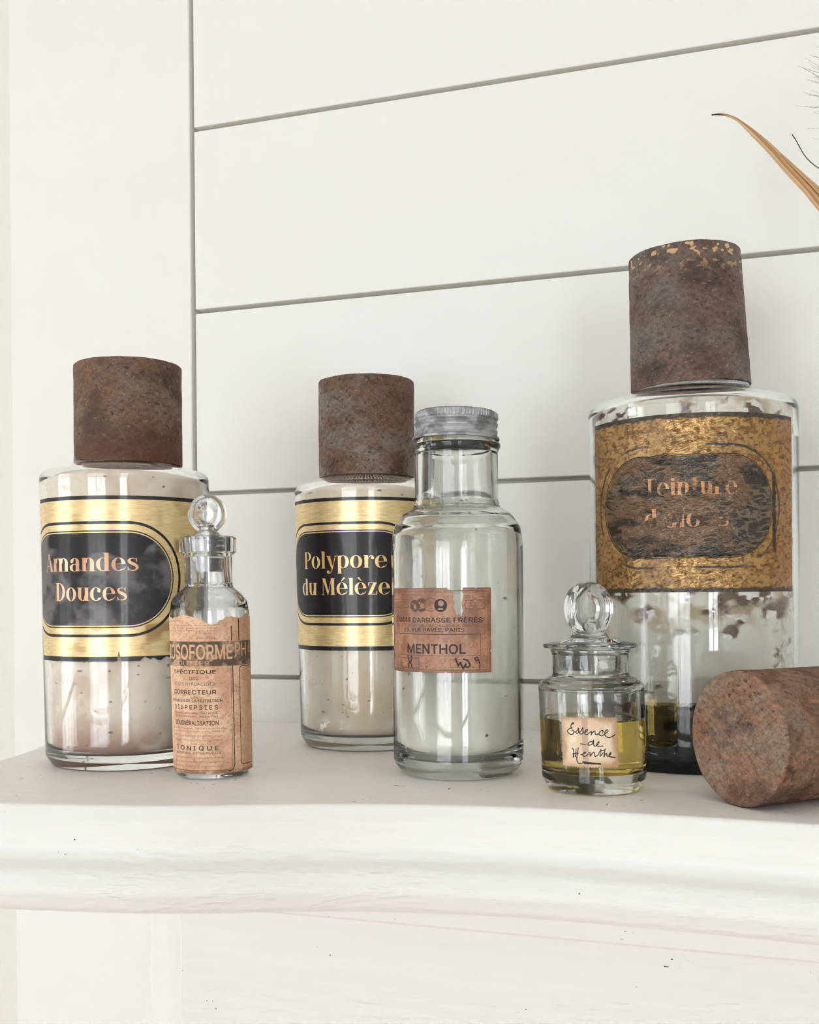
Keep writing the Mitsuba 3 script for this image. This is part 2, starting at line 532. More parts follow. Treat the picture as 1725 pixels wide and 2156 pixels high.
def g_M():
    return unary_union([rect(.07, 0, .10, 1), rect(0, 0, .17, .025), Polygon([(.05, 1), (.22, 1), (.42, .12), (.36, 0)]), Polygon([(.36, 0), (.39, 0), (.60, 1), (.57, 1)]), rect(.57, 0, .57 + ST, 1), serif(.57, .57 + ST, 0), rect(.55, .975, .80, 1), rect(0, .975, .2, 1)])


def g_a():
    top = ring(.28, .52, .22, .215, .16, HA).intersection(rect(.05, .52, .6, 1))
    bowl = ring(.26, .2, .24, .215, .155, HA).intersection(rect(0, -.1, .36, .6))
    return unary_union([top, ell(.13, .53, .075, .075), bowl, rect(.335, .06, .50, .54), brush([(.42, .05), (.48, .02), (.58, .05)], [.12, .05, .02])])


def g_u():
    b = affinity.rotate(g_n(), 180, origin=(.31, XH / 2))
    return b


def g_p():
    bowl = ring(.31, XH / 2, .29, XH / 2 + .01, .165, .022).intersection(rect(.2, -.1, 1, 1))
    return unary_union([rect(.05, -.33, .05 + ST, XH), serif(.05, .05 + ST, -.33), rect(0, XH - .025, .1, XH), bowl])


def g_r():
    return unary_union([rect(.05, 0, .05 + ST, XH), serif(.05, .05 + ST, 0), rect(0, XH - .025, .1, XH), brush([(.22, .52), (.28, .66), (.36, .705), (.43, .68)], [.02, .03, .04, .06]), ell(.43, .585, .075, .085)])


def g_y():
    return unary_union([Polygon([(.03, XH), (.21, XH), (.37, .05), (.30, -.08)]), brush([(.50, XH), (.36, .05), (.28, -.2), (.19, -.31), (.1, -.3)], [.03, .03, .03, .035, .05]), ell(.1, -.215, .08, .085), rect(-.02, XH - .025, .27, XH), rect(.42, XH - .025, .58, XH)])


def g_c():
    o = ring(.29, XH / 2, .29, XH / 2 + .01, .165, .022).difference(rect(.30, .16, .7, .60))
    return unary_union([o, ell(.43, .535, .08, .08), brush([(.30, .012), (.42, .04), (.50, .12), (.53, .2)], [.025, .04, .03, .02])])


def g_z():
    return unary_union([Polygon([(.30, XH), (.47, XH), (.19, 0), (.02, 0)]), rect(.04, XH - .03, .47, XH), rect(.02, 0, .48, .03), Polygon([(.04, XH), (.04, .52), (.065, .52), (.09, XH)]), Polygon([(.48, 0), (.48, .22), (.455, .22), (.42, 0)])])


def g_i():
    return unary_union([rect(.05, 0, .05 + ST, XH), serif(.05, .05 + ST, 0), rect(0, XH - .025, .1, XH), ell(.135, .9, .09, .09)])


def g_t():
    return unary_union([rect(.09, .08, .09 + ST, .95), rect(0, XH - .03, .36, XH), brush([(.2, .05), (.28, .02), (.38, .08)], [.1, .05, .02])])


def g_m():
    return unary_union([g_n(0), g_n(.35).difference(rect(.35, 0, .40, 1))])


GLYPH = {'A': (g_A, .66), 'm': (g_m, 1.0), 'a': (g_a, .60), 'n': (g_n, .66), 'd': (g_d, .64), 'e': (g_e, .63), 's': (g_s, .52), 'D': (g_D, .73), 'o': (g_o, .64), 'u': (g_u, .66),
         'c': (g_c, .60), 'P': (g_P, .62), 'l': (g_l, .31), 'y': (g_y, .58), 'p': (g_p, .65), 'r': (g_r, .54), 'M': (g_M, .86), 'é': (lambda: g_e('acute'), .63), 'è': (lambda: g_e('grave'), .63),
         'z': (g_z, .54), 'T': (g_T, .72), 'i': (g_i, .31), 't': (g_t, .41), "'": (lambda: Polygon([(.06, 1), (.19, 1), (.13, .7), (.09, .7)]), .25), ' ': (None, .30)}


def roman(text, s0, s1, base, cap):
    """Polygons of the text from s0 to s1, its foot at height base, capitals cap tall."""
    x, out = 0.0, []
    for ch in text:
        g, adv = GLYPH[ch]
        if g:
            out.append(affinity.translate(g(), x, 0))
        x += adv
    allp = unary_union(out)
    x0, _, x1, _ = allp.bounds
    k = (s1 - s0) / (x1 - x0)
    return [p for q in out for p in getattr(affinity.affine_transform(q, [k, 0, 0, cap, s0 - x0 * k, base]), 'geoms', [affinity.affine_transform(q, [k, 0, 0, cap, s0 - x0 * k, base])])]


_text = {}


def print_text(text, s0, s1, base, cap, bold=False):
    """The same in a plain printed face."""
    m = meshkit.text_mesh(text, 1.0, 0.1, bold)
    top = m.faces[m.face_normals[:, 2] > 0.9]
    poly = unary_union([Polygon(m.vertices[f][:, :2]).buffer(1e-5) for f in top]).simplify(0.006)
    x0, _, x1, _ = poly.bounds
    k = (s1 - s0) / (x1 - x0)
    q = affinity.affine_transform(poly, [k, 0, 0, cap, s0 - x0 * k, base])
    return [g for g in getattr(q, 'geoms', [q])]


def outline(s0, z0, s1, z1, w):
    b = box(s0, z0, s1, z1)
    return b.difference(b.buffer(-w, join_style='mitre'))


# ------------------------------------------------------------------ old apothecary jars
def stadium_d(uv, cs_, cz, hl, hh):
    """Signed distance from the lying stadium (negative inside)."""
    qx = dr.maximum(dr.abs(uv.x - cs_) - (hl - hh), 0.0)
    return dr.sqrt(qx * qx + dr.square(uv.y - cz)) - hh


def jar_label_bsdf(name, cs_, cz, zt, zb, worn):
    hl, hh = 0.0495, 0.0249

    def masks(uv):
        d = stadium_d(uv, cs_, cz, hl, hh)
        e = 0.00012
        inside = smoothstep(e, -e, d)
        line1 = smoothstep(-e, e, d - 0.0006) * smoothstep(e, -e, d - 0.0013)
        line2 = smoothstep(-e, e, d - 0.0047) * smoothstep(e, -e, d - 0.0062)
        edge_ = dr.maximum(smoothstep(zt - 0.0022, zt - 0.0019, uv.y), smoothstep(zb + 0.0027, zb + 0.0024, uv.y))
        black = dr.maximum(dr.maximum(line1, line2), edge_)
        return inside, black

    def col(p, n, uv):
        inside, black = masks(uv)
        streak = fbm(uv.x * 260, uv.y * 1400, 3.0, 3)
        blot = fbm(uv.x * 60 + 5, uv.y * 90, 1.0, 3)
        gold = mix(srgb(244, 222, 172), srgb(212, 178, 118), streak)
        gold = mix(gold, srgb(150, 108, 58), smoothstep(0.56, 0.78, blot) * (0.75 if worn else 0.35))
        if worn:
            w = fbm(uv.x * 75, uv.y * 95, 8.0, 4)
            w2 = fbm(uv.x * 34 + 2, uv.y * 40, 4.0, 3)
            dark = mix(srgb(40, 36, 40), srgb(104, 98, 98), smoothstep(0.36, 0.66, w))
            dark = mix(dark, srgb(14, 8, 14), smoothstep(0.55, 0.63, w2))
        else:
            dark = mix(srgb(10, 5, 9), srgb(30, 14, 24), fbm(uv.x * 40, uv.y * 20, 2.0))
        c = mix(gold, srgb(26, 26, 28), black)
        return mix(c, dark, inside)

    def metal(p, n, uv):
        inside, black = masks(uv)
        return 0.5 * (1 - inside) * (1 - black)

    def rough(p, n, uv):
        inside, black = masks(uv)
        return 0.30 + (0.25 if worn else 0.1) * inside

    scene[name] = two(principled(base_color=proc(col), metallic=proc(metal), roughness=proc(rough), specular=0.2, clearcoat=1.0, clearcoat_gloss=0.99))


def letter_bsdf(name, c0, c1):
    def col(p, n, uv):
        return mix(c0, c1, noise(uv.x * 160, uv.y * 60, 1.0))
    scene[name] = two(principled(base_color=proc(col), metallic=0.45, roughness=0.32, clearcoat=1.0, clearcoat_gloss=0.985))


def film_bsdf(name, c0, c1, c2, zs, seed):
    """Dried residue on the inside of the glass: lets the light through softly."""
    def col(p, n, uv):
        x, y, z = p.x + seed, p.y, p.z - SHELF
        a = fbm(x * 42, y * 42, z * 42, 4)
        st = fbm(x * 36, y * 36, z * 30 + 5, 4)
        low = smoothstep(zs, 0.008, z + 0.022 * (a - 0.5))
        c = mix(c0, c1, smoothstep(0.42, 0.62, st))
        c = mix(c, c2, low * smoothstep(0.3, 0.6, a + 0.15))
        sp = smoothstep(0.76, 0.84, fbm(x * 300, y * 300, z * 420, 2))
        return mix(c, srgb(112, 88, 66), sp * 0.8)
    scene[name] = {'type': 'principledthin', 'base_color': proc(col), 'roughness': 0.8, 'diff_trans': 0.25, 'spec_trans': 0.0}


def front_half(m, u, deg=112):
    """The part of a lathed film within deg of the label's side: the residue sits on that side of the glass."""
    c = m.triangles_center[:, :2]
    a = np.abs(np.arctan2(c @ u.er[:2], c @ u.ef[:2]))
    return m.submesh([np.nonzero((a < math.radians(deg)) & (np.linalg.norm(c, axis=1) > 0.008))[0]], append=True, repair=False)


def glass_jar(key, u, bsdf, zs, R, r_sh, z_sh, z_nk, wall=0.0032, floor_=0.008, heel=0.005, open_to=None):
    """Straight jar with a flat shoulder and a short neck under the cap; one closed skin outside and inside."""
    zc, rt = zs, R
    out = fillet([(0, 0.0015), (R(0) - 0.010, 0.0012), (R(0) - 0.004, 0.0, 0.002), (R(0), 0.006, heel), (R(zc), zc, 0.0055), (r_sh, z_sh, 0.004), (r_sh - 0.001, z_nk), ], 7)
    inn = fillet([(r_sh - 0.0028, z_nk), (r_sh - 0.0028, z_sh - 0.0018, 0.003), (R(zc) - wall * 0.8, zc - 0.0021, 0.0055), (R(zc - 0.02) - wall * 0.9, zc - 0.02, 0.01), (R(0) - wall, floor_, 0.006), (0, floor_ + 0.002)], 7)
    skin = inn
    if open_to:      # below this height what fills the jar touches the glass
        k = np.nonzero(inn[:, 1] > open_to + 0.001)[0][-1]
        t = (inn[k, 1] - open_to) / (inn[k, 1] - inn[k + 1, 1])
        skin = np.vstack([inn[:k + 1], inn[k] + t * (inn[k + 1] - inn[k])])
        global FILL
        FILL = np.vstack([skin[-1], inn[k + 1:]])
    put(key + '__body', u.stand(lathe(np.vstack([out, skin]), 160)), bsdf, smooth=28, label='clear glass body')
    return inn


def wobble(a, k, ph):
    return lambda th, r, z: r * (1 + a * np.sin(k * th + ph) + 0.6 * a * np.sin((k + 3) * th + 40 * z + ph))


def tin_cap(r0, r1, h, seed, closed=True):
    """A thin tin cap, closed on top, open below: worn uneven edges."""
    t = 0.0011
    prof = fillet([(0, h), (r1 - 0.004, h + 0.0002), (r1, h, 0.0012), (r0, 0.0, 0.0005), (r0 - t, 0.0, 0.0004), (r1 - t, h - t * 1.5, 0.001), (0, h - t * 1.5)], 4)
    # more rings along the side
    P = [prof[0]]
    for a, b in zip(prof[:-1], prof[1:]):
        m = max(1, int(np.linalg.norm(b - a) / 0.004))
        P += [a + (b - a) * k / m for k in range(1, m + 1)]
    m = lathe(np.array(P)[::-1] * [1, 1], 140, wobble(0.0025, 2, seed))
    m.invert() if m.volume < 0 else None
    v = m.vertices.copy()
    nz = meshkit.fbm(v * 130 + seed, 3) - 0.5
    rad = np.linalg.norm(v[:, :2], axis=1, keepdims=True) + 1e-9
    v[:, :2] *= 1 + 0.0006 * nz[:, None] / np.maximum(rad, 0.01)
    edge_ = (v[:, 2] < 0.001) | (v[:, 2] > h - 0.0005)
    v[:, 2] += np.where(edge_, 0.0007 * (meshkit.fbm(v * 170 + seed + 5, 3) - 0.5), 0)
    m.vertices = v
    return m


# --- jar with the worn label, leftmost
u = Upright(-0.3550, -0.1945, lean=0.002)
R = lin(0.0, 0.0450, 0.16, 0.0475)
key = 'apothecary_jar'
inn = glass_jar(key, u, 'glass_grey', 0.1650, R, 0.0290, 0.1700, 0.1800)
film_bsdf('film_amandes', srgb(244, 231, 217), srgb(224, 203, 187), srgb(172, 136, 122), 0.034, 1.3)
f = np.array([(max(r - 0.0006, 0), z) for r, z in inn if z < 0.1690])
put(key + '__residue', u.stand(front_half(lathe(f, 120), u)), 'film_amandes', smooth=30, label='dried beige residue inside the glass')
jar_label_bsdf('label_amandes', -0.0235, 0.1042, 0.1490, 0.0600, True)
torn = box(-0.0640, 0.0600, 0.0430, 0.1490)
for cx_, w_, h_ in ((-0.004, 0.0012, 0.006), (0.011, 0.004, 0.0022), (0.0155, 0.003, 0.0016), (0.024, 0.005, 0.002)):
    torn = torn.difference(Polygon([(cx_ - w_, 0.0595), (cx_ - w_ * .6, 0.060 + h_ * .6), (cx_ - w_ * .2, 0.060 + h_), (cx_ + w_ * .4, 0.060 + h_ * .5), (cx_ + w_, 0.0595)]))
u.wrap(key + '__label', torn, 'label_amandes', R, 0.00015, R0=0.048, label='gold and black paper label with worn dark panel')
letter_bsdf('letter_copper', srgb(226, 178, 138), srgb(190, 132, 98))
u.wrap(key + '__label__lettering', roman('Amandes', -0.0545, 0.0068, 0.1086, 0.0097), 'letter_copper', R, 0.00024, R0=0.048, label='copper coloured words Amandes Douces')
u.wrap(key + '__label__lettering', roman('Douces', -0.0440, 0.0005, 0.0927, 0.0097), 'letter_copper', R, 0.00024, R0=0.048)
put(key + '__cap', at(tin_cap(0.0303, 0.0303, 0.0575, 1.0), u.pos + 0.0024 * RT + V3(0, 0, 0.1699)), 'rust_brown', smooth=40, label='rusty brown tin cap')
tag(key, 'apothecary jar with worn gold and black label Amandes Douces, rusty brown cap', 'jar')

# --- jar with the glossy label, behind
u = Upright(-0.2452, -0.0899)
R = lin(0.0, 0.0430, 0.16, 0.0456)
key = number('apothecary_jar')
inn = glass_jar(key, u, 'glass_grey', 0.1625, R, 0.0285, 0.1690, 0.1780)
film_bsdf('film_polypore', srgb(250, 236, 218), srgb(240, 220, 194), srgb(242, 226, 208), 0.02, 4.4)
f = np.array([(max(r - 0.0006, 0), z) for r, z in inn if z < 0.1678])
put(key + '__residue', u.stand(front_half(lathe(f, 120), u)), 'film_polypore', smooth=30, label='pale beige residue inside the glass')
jar_label_bsdf('label_polypore', -0.0175, 0.1073, 0.1530, 0.0612, False)
u.wrap(key + '__label', box(-0.0640, 0.0612, 0.0480, 0.1530), 'label_polypore', R, 0.00015, R0=0.0445, label='bright gold label with glossy black panel')
letter_bsdf('letter_gold', srgb(250, 218, 160), srgb(222, 164, 96))
u.wrap(key + '__label__lettering', roman('Polypore', -0.0454, 0.0119, 0.1107, 0.0102), 'letter_gold', R, 0.00024, R0=0.0445, label='gold words Polypore du Mélèze')
u.wrap(key + '__label__lettering', roman('du Mélèze', -0.0487, 0.0136, 0.0947, 0.0100), 'letter_gold', R, 0.00024, R0=0.0445)
put(key + '__cap', at(tin_cap(0.0304, 0.0304, 0.0611, 2.7), u.pos + V3(0.0004, 0, 0.1686)), 'rust_speckled', smooth=40, label='speckled grey-brown rusty tin cap')
tag(key, 'jar with glossy black and gold label Polypore du Mélèze, behind the menthol bottle', 'jar')

# --- the big jar with the crinkled gold label
u = Upright(-0.0429, -0.1070)
R = lin(0.0, 0.0568, 0.19, 0.0573)
key = number('apothecary_jar')
inn = glass_jar(key, u, 'glass_grey', 0.1985, R, 0.0320, 0.2065, 0.2150, wall=0.0034, floor_=0.0045, open_to=0.0352)


def dirt_w(p, n, uv):
    x, y, z = p.x, p.y, p.z - SHELF
    a = fbm(x * 95, y * 95, z * 95, 4)
    hi = smoothstep(0.062, 0.092, z)
    b = smoothstep(0.64 - 0.24 * hi, 0.76 - 0.16 * hi, a)
    haze = 0.52 + 0.14 * hi
    sh = smoothstep(0.185, 0.196, z)
    return dr.minimum(haze + 0.5 * b + 0.25 * sh, 0.92)


def dirt_c(p, n, uv):
    x, y, z = p.x, p.y, p.z - SHELF
    a = fbm(x * 120 + 4, y * 120, z * 160, 3)
    b = fbm(x * 60 + 9, y * 60, z * 60, 3)
    hi = smoothstep(0.058, 0.088, z)
    w = fbm(x * 95, y * 95, z * 95, 4)
    c = mix(srgb(250, 244, 232), srgb(196, 172, 136), smoothstep(0.50, 0.66, b) * hi)
    spot = smoothstep(0.64 - 0.22 * hi, 0.76 - 0.14 * hi, w)
    c = mix(c, mix(srgb(250, 248, 244), srgb(96, 66, 42), smoothstep(0.44, 0.50, a)), spot)
    return c


scene['dirt_film'] = {'type': 'blendbsdf', 'weight': proc(dirt_w), 'a': {'type': 'thindielectric', 'int_ior': 1.02},
                      'b': {'type': 'principledthin', 'base_color': proc(dirt_c), 'roughness': 0.8, 'diff_trans': 0.5, 'spec_trans': 0.0}}
f = np.array([(max(r - 0.0006, 0), z) for r, z in inn if 0.037 < z < 0.1955])
f = np.vstack([f, [(R(0) - 0.0040, 0.037)]])
put(key + '__residue', u.stand(front_half(lathe(f, 120), u)), 'dirt_film', smooth=30, label='patchy brown and white dirt inside the glass')

# dark sludge with a crusted lumpy top
def sludge_c(p, n, uv):
    x, y, z = p.x, p.y, p.z - SHELF
    a = fbm(x * 40 + 2, y * 40, z * 75, 3)
    c = mix(srgb(16, 10, 8), srgb(52, 38, 24), smoothstep(0.4, 0.7, a))
    left = smoothstep(-0.052, -0.080, x) * smoothstep(0.010, 0.016, z) * smoothstep(0.033, 0.026, z)
    c = mix(c, srgb(88, 77, 30), left * smoothstep(0.35, 0.6, a + 0.1))
    crust = smoothstep(0.023, 0.036, z + 0.030 * (a - 0.5))
    return mix(c, srgb(116, 104, 88), crust * smoothstep(0.4, 0.6, fbm(x * 110, y * 110, z * 220, 3)))


scene['sludge'] = two(principled(base_color=proc(sludge_c), roughness=0.4, specular=0.15))
gr = np.linspace(0, 1, 26)[:-1]
prof = [tuple(q) for q in FILL[::-1]]
rr = prof[-1][0]
prof += [(rr * t, 0.0360) for t in gr[::-1][:-1]] + [(0, 0.036)]
m = lathe(np.array(prof), 160)
v = m.vertices.copy()
top = v[:, 2] > 0.0355
ang = np.arctan2(v[:, 1], v[:, 0])
bumpz = 0.016 * (meshkit.fbm(np.c_[v[:, :2] * 70, np.zeros(len(v))], 3, 5) - 0.35) + 0.004 * v[:, 0] / 0.058
v[top, 2] += bumpz[top]
m.vertices = v
put(key + '__sludge', u.stand(m), 'sludge', smooth=40, label='dark brown crusted sludge at the bottom')


def aloe_masks(uv):
    d = stadium_d(uv, -0.0038, 0.1388, 0.0495, 0.0258)
    w = 0.0009 * (fbm(uv.x * 400, uv.y * 400, 2.0, 2) - 0.5)
    d = d + w
    e = 0.0002
    inside = smoothstep(e, -e, d)
    line1 = smoothstep(-e, e, d - 0.0004) * smoothstep(e, -e, d - 0.0010)
    line2 = smoothstep(-e, e, d - 0.0051) * smoothstep(e, -e, d - 0.0063) * smoothstep(0.3, 0.5, fbm(uv.x * 70, uv.y * 70, 5.0, 2))
    edge_ = dr.maximum(smoothstep(0.1836, 0.1846, uv.y + w * 2), smoothstep(0.0972, 0.0962, uv.y + w * 2))
    return d, inside, dr.maximum(dr.maximum(line1, line2 * 0.9), edge_ * 0.9)


def crinkle(uv):
    wx = fbm(uv.x * 90, uv.y * 90, 1.0, 2)
    return fbm(uv.x * 330 + 3 * wx, uv.y * 900 + 4 * wx, 6.0, 3)


def aloe_col(p, n, uv):
    d, inside, black = aloe_masks(uv)
    k = crinkle(uv)
    blot = fbm(uv.x * 55, uv.y * 55, 3.0, 4)
    fine = fbm(uv.x * 560, uv.y * 560, 9.0, 3)
    gold = mix(srgb(206, 166, 108), srgb(150, 112, 66), blot)
    gold = mix(gold, srgb(104, 62, 28), smoothstep(0.36, 0.80, fine) * 0.75)
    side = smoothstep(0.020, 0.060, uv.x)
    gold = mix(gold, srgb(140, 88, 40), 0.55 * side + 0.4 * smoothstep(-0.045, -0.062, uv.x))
    gold = mix(gold, srgb(48, 32, 18), smoothstep(0.52, 0.84, k) * 0.7)
    drk = mix(srgb(106, 91, 76), srgb(54, 45, 38), smoothstep(0.35, 0.62, k))
    drk = mix(drk, srgb(120, 86, 56), smoothstep(0.5, 0.68, blot) * 0.7)
    drk = mix(drk, srgb(34, 28, 22), smoothstep(0.52, 0.66, fbm(uv.x * 60 + 3, uv.y * 190, 2.0, 3)) * 0.85)
    scar = smoothstep(0.0022, 0.0006, dr.abs(uv.x - 0.0475 - 0.0012 * (fine - 0.5))) * smoothstep(0.112, 0.118, uv.y) * smoothstep(0.160, 0.154, uv.y)
    c = mix(gold, srgb(30, 32, 28), black)
    c = mix(c, drk, inside)
    return mix(c, srgb(26, 26, 22), scar * 0.9)


def aloe_metal(p, n, uv):
    d, inside, black = aloe_masks(uv)
    return 0.8 * (1 - inside) * (1 - black) * smoothstep(0.75, 0.4, fbm(uv.x * 55, uv.y * 55, 3.0, 4)) + 0.15 * inside


def aloe_bump(p, n, uv):
    d, inside, black = aloe_masks(uv)
    return 0.00075 * crinkle(uv) * (1 + 0.6 * inside) + 0.0003 * smoothstep(0.0006, -0.0006, d)


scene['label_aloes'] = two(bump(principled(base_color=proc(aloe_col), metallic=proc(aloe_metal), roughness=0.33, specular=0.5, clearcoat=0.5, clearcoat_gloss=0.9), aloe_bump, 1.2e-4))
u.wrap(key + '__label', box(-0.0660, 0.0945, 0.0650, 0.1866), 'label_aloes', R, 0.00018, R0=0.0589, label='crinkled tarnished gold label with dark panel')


def worn_letter_c(p, n, uv):
    k = fbm(uv.x * 220, uv.y * 420, 3.0, 3)
    c = mix(srgb(216, 158, 118), srgb(150, 104, 72), k)
    return mix(c, srgb(78, 62, 50), smoothstep(0.48, 0.62, fbm(uv.x * 130 + 7, uv.y * 200, 1.0, 3)))


def worn_letter_b(p, n, uv):
    return 0.0006 * crinkle(uv)


scene['letter_worn'] = two(bump(principled(base_color=proc(worn_letter_c), metallic=0.4, roughness=0.38), worn_letter_b, 1.2e-4))
u.wrap(key + '__label__lettering', roman('Teinture', -0.0261, 0.0238, 0.1447, 0.0090), 'letter_worn', R, 0.00030, R0=0.0589, label="worn copper words Teinture d'aloès")
u.wrap(key + '__label__lettering', roman("d'aloès", -0.0255, 0.0191, 0.1281, 0.0098), 'letter_worn', R, 0.00030, R0=0.0589)
m = tin_cap(0.0330, 0.0307, 0.0755, 4.2)
m.apply_transform(trimesh.transformations.rotation_matrix(math.radians(-2.4), FW, (0, 0, 0)))
put(key + '__cap', at(m, u.pos + V3(-0.0002, 0, 0.2083)), 'rust_purple', smooth=40, label='tall rusty purplish-brown cap sitting askew')
tag(key, "largest jar, with crinkled tarnished gold label and dark sludge, tall tilted rusty cap", 'jar')

# ------------------------------------------------------------------ menthol bottle
u = Upright(-0.1593, -0.1825)
key = 'menthol_bottle'
R = lin(0.0, 0.0346, 0.12, 0.0350)
out = fillet([(0, 0.002), (0.024, 0.0014), (0.0295, 0.0, 0.002), (0.0345, 0.0065, 0.005), (0.0350, 0.1215, 0.02), (0.0338, 0.1300, 0.008), (0.0290, 0.1368, 0.008), (0.0232, 0.1403, 0.003), (0.0221, 0.1440, 0.003),
              (0.0222, 0.1690, 0.002), (0.0228, 0.1710, 0.001), (0.0236, 0.1722, 0.001), (0.0236, 0.1738, 0.001), (0.0220, 0.1752, 0.001), (0.0205, 0.1765), (0.0205, 0.1860)], 6)
inn = fillet([(0.0178, 0.1860), (0.0180, 0.1700), (0.0190, 0.1440, 0.004), (0.0200, 0.1382, 0.003), (0.0265, 0.1335, 0.006), (0.0312, 0.1270, 0.008), (0.0320, 0.1180, 0.02), (0.0316, 0.0140, 0.012), (0.0240, 0.0085, 0.006), (0, 0.0105)], 6)
put(key + '__body', u.stand(lathe(np.vstack([out, inn]), 160)), 'glass_green', smooth=28, label='clear pale green glass body')


def haze_w(p, n, uv):
    x, y, z = p.x, p.y, p.z - SHELF
    a = fbm(x * 55, y * 55, z * 16, 3)
    lowb = smoothstep(0.062, 0.014, z)
    sp = smoothstep(0.80, 0.86, fbm(x * 260, y * 260, z * 260, 2))
    fade = 1 - 0.6 * smoothstep(0.105, 0.140, z)
    return dr.minimum(fade * (0.34 + 0.24 * smoothstep(0.40, 0.7, a)) + 0.55 * lowb * (0.5 + 0.7 * a) + 0.6 * sp, 0.9)


def haze_c(p, n, uv):
    sp = smoothstep(0.80, 0.86, fbm(p.x * 260, p.y * 260, (p.z - SHELF) * 260, 2))
    return mix(srgb(252, 247, 235), srgb(120, 104, 80), sp)


scene['haze_film'] = {'type': 'blendbsdf', 'weight': proc(haze_w), 'a': {'type': 'thindielectric', 'int_ior': 1.02},
                      'b': {'type': 'principledthin', 'base_color': proc(haze_c), 'roughness': 0.8, 'diff_trans': 0.5, 'spec_trans': 0.0}}
f = np.array([(max(r - 0.0006, 0), z) for r, z in inn if z < 0.160])
put(key + '__residue', u.stand(front_half(lathe(f, 120), u)), 'haze_film', smooth=30, label='faint whitish haze inside the glass')


def zinc_c(p, n, uv):
    a = fbm(p.x * 180, p.y * 180, p.z * 260, 3)
    return mix(srgb(176, 178, 178), srgb(124, 126, 126), smoothstep(0.35, 0.7, a))


scene['zinc'] = two(bump(principled(base_color=proc(zinc_c), metallic=0.6, roughness=0.52), lambda p, n, uv: 0.0003 * fbm(p.x * 300, p.y * 300, p.z * 500, 2), 1.5e-4))


def knurl(th, r, z):
    k = ((z > 0.1868) & (z < 0.1897)) if np.ndim(z) == 0 else 0
    return r + (0.00017 * np.sign(np.sin(th * 84)) if k else 0.00006 * np.sin(3 * th + 60 * z))


cp = fillet([(0, 0.1905), (0.0205, 0.1908), (0.0217, 0.1901, 0.0006), (0.0220, 0.1896), (0.0221, 0.1882), (0.0221, 0.1870), (0.0216, 0.1862, 0.0004), (0.0216, 0.1855, 0.0004), (0.0223, 0.1840, 0.0009), (0.0217, 0.1826, 0.0005), (0.0216, 0.1818, 0.0004),
             (0.0222, 0.1802, 0.0009), (0.0218, 0.1789, 0.0005), (0.0222, 0.1777), (0.0231, 0.1770, 0.0004), (0.0231, 0.1757, 0.0004), (0.0212, 0.1759), (0.0210, 0.1890), (0, 0.1892)], 4)
m = lathe(cp[::-1], 336, knurl)
m.apply_transform(trimesh.transformations.rotation_matrix(math.radians(1.2), FW, (0, 0, 0.1757)))
put(key + '__cap', u.stand(m, V3(0, 0, 0.0003)), 'zinc', smooth=32, label='dull grey zinc screw cap with knurled rim')


def paper_brown_c(p, n, uv):
    a = fbm(uv.x * 130, uv.y * 130, 2.0, 4)
    b = fbm(uv.x * 900, uv.y * 900, 2.0, 2)
    c = mix(srgb(170, 122, 92), srgb(134, 88, 64), smoothstep(0.3, 0.7, a))
    c = mix(c, srgb(120, 76, 54), smoothstep(0.55, 0.75, b) * 0.5)
    e = dr.minimum(dr.minimum(uv.x + 0.0443, 0.0175 - uv.x), dr.minimum(uv.y - 0.0552, 0.0978 - uv.y))
    return mix(c, srgb(104, 60, 42), smoothstep(0.0014, 0.0, e) * 0.8)


scene['paper_brown'] = two(principled(base_color=proc(paper_brown_c), roughness=0.45, specular=0.5, clearcoat=0.35, clearcoat_gloss=0.85))
scene['ink_dark'] = two(principled(base_color=C3(*srgb(52, 32, 26)), roughness=0.5, specular=0.4))
scene['ink_faded'] = two(principled(base_color=C3(*srgb(92, 58, 44)), roughness=0.5, specular=0.4))
S0, S1, Z0, Z1 = -0.0443, 0.0175, 0.0552, 0.0978


def lx(px):   # across the menthol label: 0 at its left edge to 1 at its right edge, measured on the flat paper
    return S0 + (S1 - S0) * px


def lz(t):    # 0 at its top edge, 1 at its foot
    return Z1 - (Z1 - Z0) * t


notch = Polygon([(-0.0052, 0.0990), (-0.0050, 0.0972), (-0.0030, 0.0964), (-0.0018, 0.0950), (-0.0022, 0.0920), (-0.0014, 0.0905), (-0.0019, 0.0880), (-0.0010, 0.0862), (-0.0004, 0.0838), (0.0008, 0.0846), (0.0020, 0.0834), (0.0025, 0.0860), (0.0021, 0.0900), (0.0027, 0.0930), (0.0024, 0.0960), (0.0030, 0.0990)])
paper = box(S0, Z0, S1, Z1).difference(notch)
for a_, b_ in ((-0.020, Z0), (-0.0125, Z0), (-0.006, Z0), (0.0175, 0.0720), (0.0175, 0.0660), (0.0095, Z1), (0.003, Z0)):
    paper = paper.difference(Point(a_, b_).buffer(0.0005, 3))
u.wrap(key + '__label', paper, 'paper_brown', R, 0.00015, R0=0.0349, label='torn brown paper label reading MENTHOL')
dark, faint = [], []
dark += print_text('MENTHOL', -0.0287, 0.0040, 0.0648, 0.0046, True)
dark += print_text('DARRASSE FRÈRES', -0.0247, 0.0128, 0.0804, 0.0024, True)
dark += print_text('Étabts', -0.0390, -0.0262, 0.0808, 0.0026, True)
dark += print_text('13, RUE PAVÉE. PARIS', -0.0312, 0.0034, 0.0758, 0.0018, True)
dark += print_text('1836', 0.0032, 0.0066, 0.0925, 0.0015)
faint += print_text('SOCIÉTÉ ANONYME. CAPITAL 35.000.000 FRS', -0.0388, 0.0108, 0.0782, 0.0014)
faint += print_text('Maison fondée', -0.0330, -0.0196, 0.0938, 0.0012)
faint += print_text('N°', -0.0345, -0.0318, 0.0590, 0.0012)
faint += print_text('M', -0.0170, -0.0155, 0.0575, 0.0012, True)
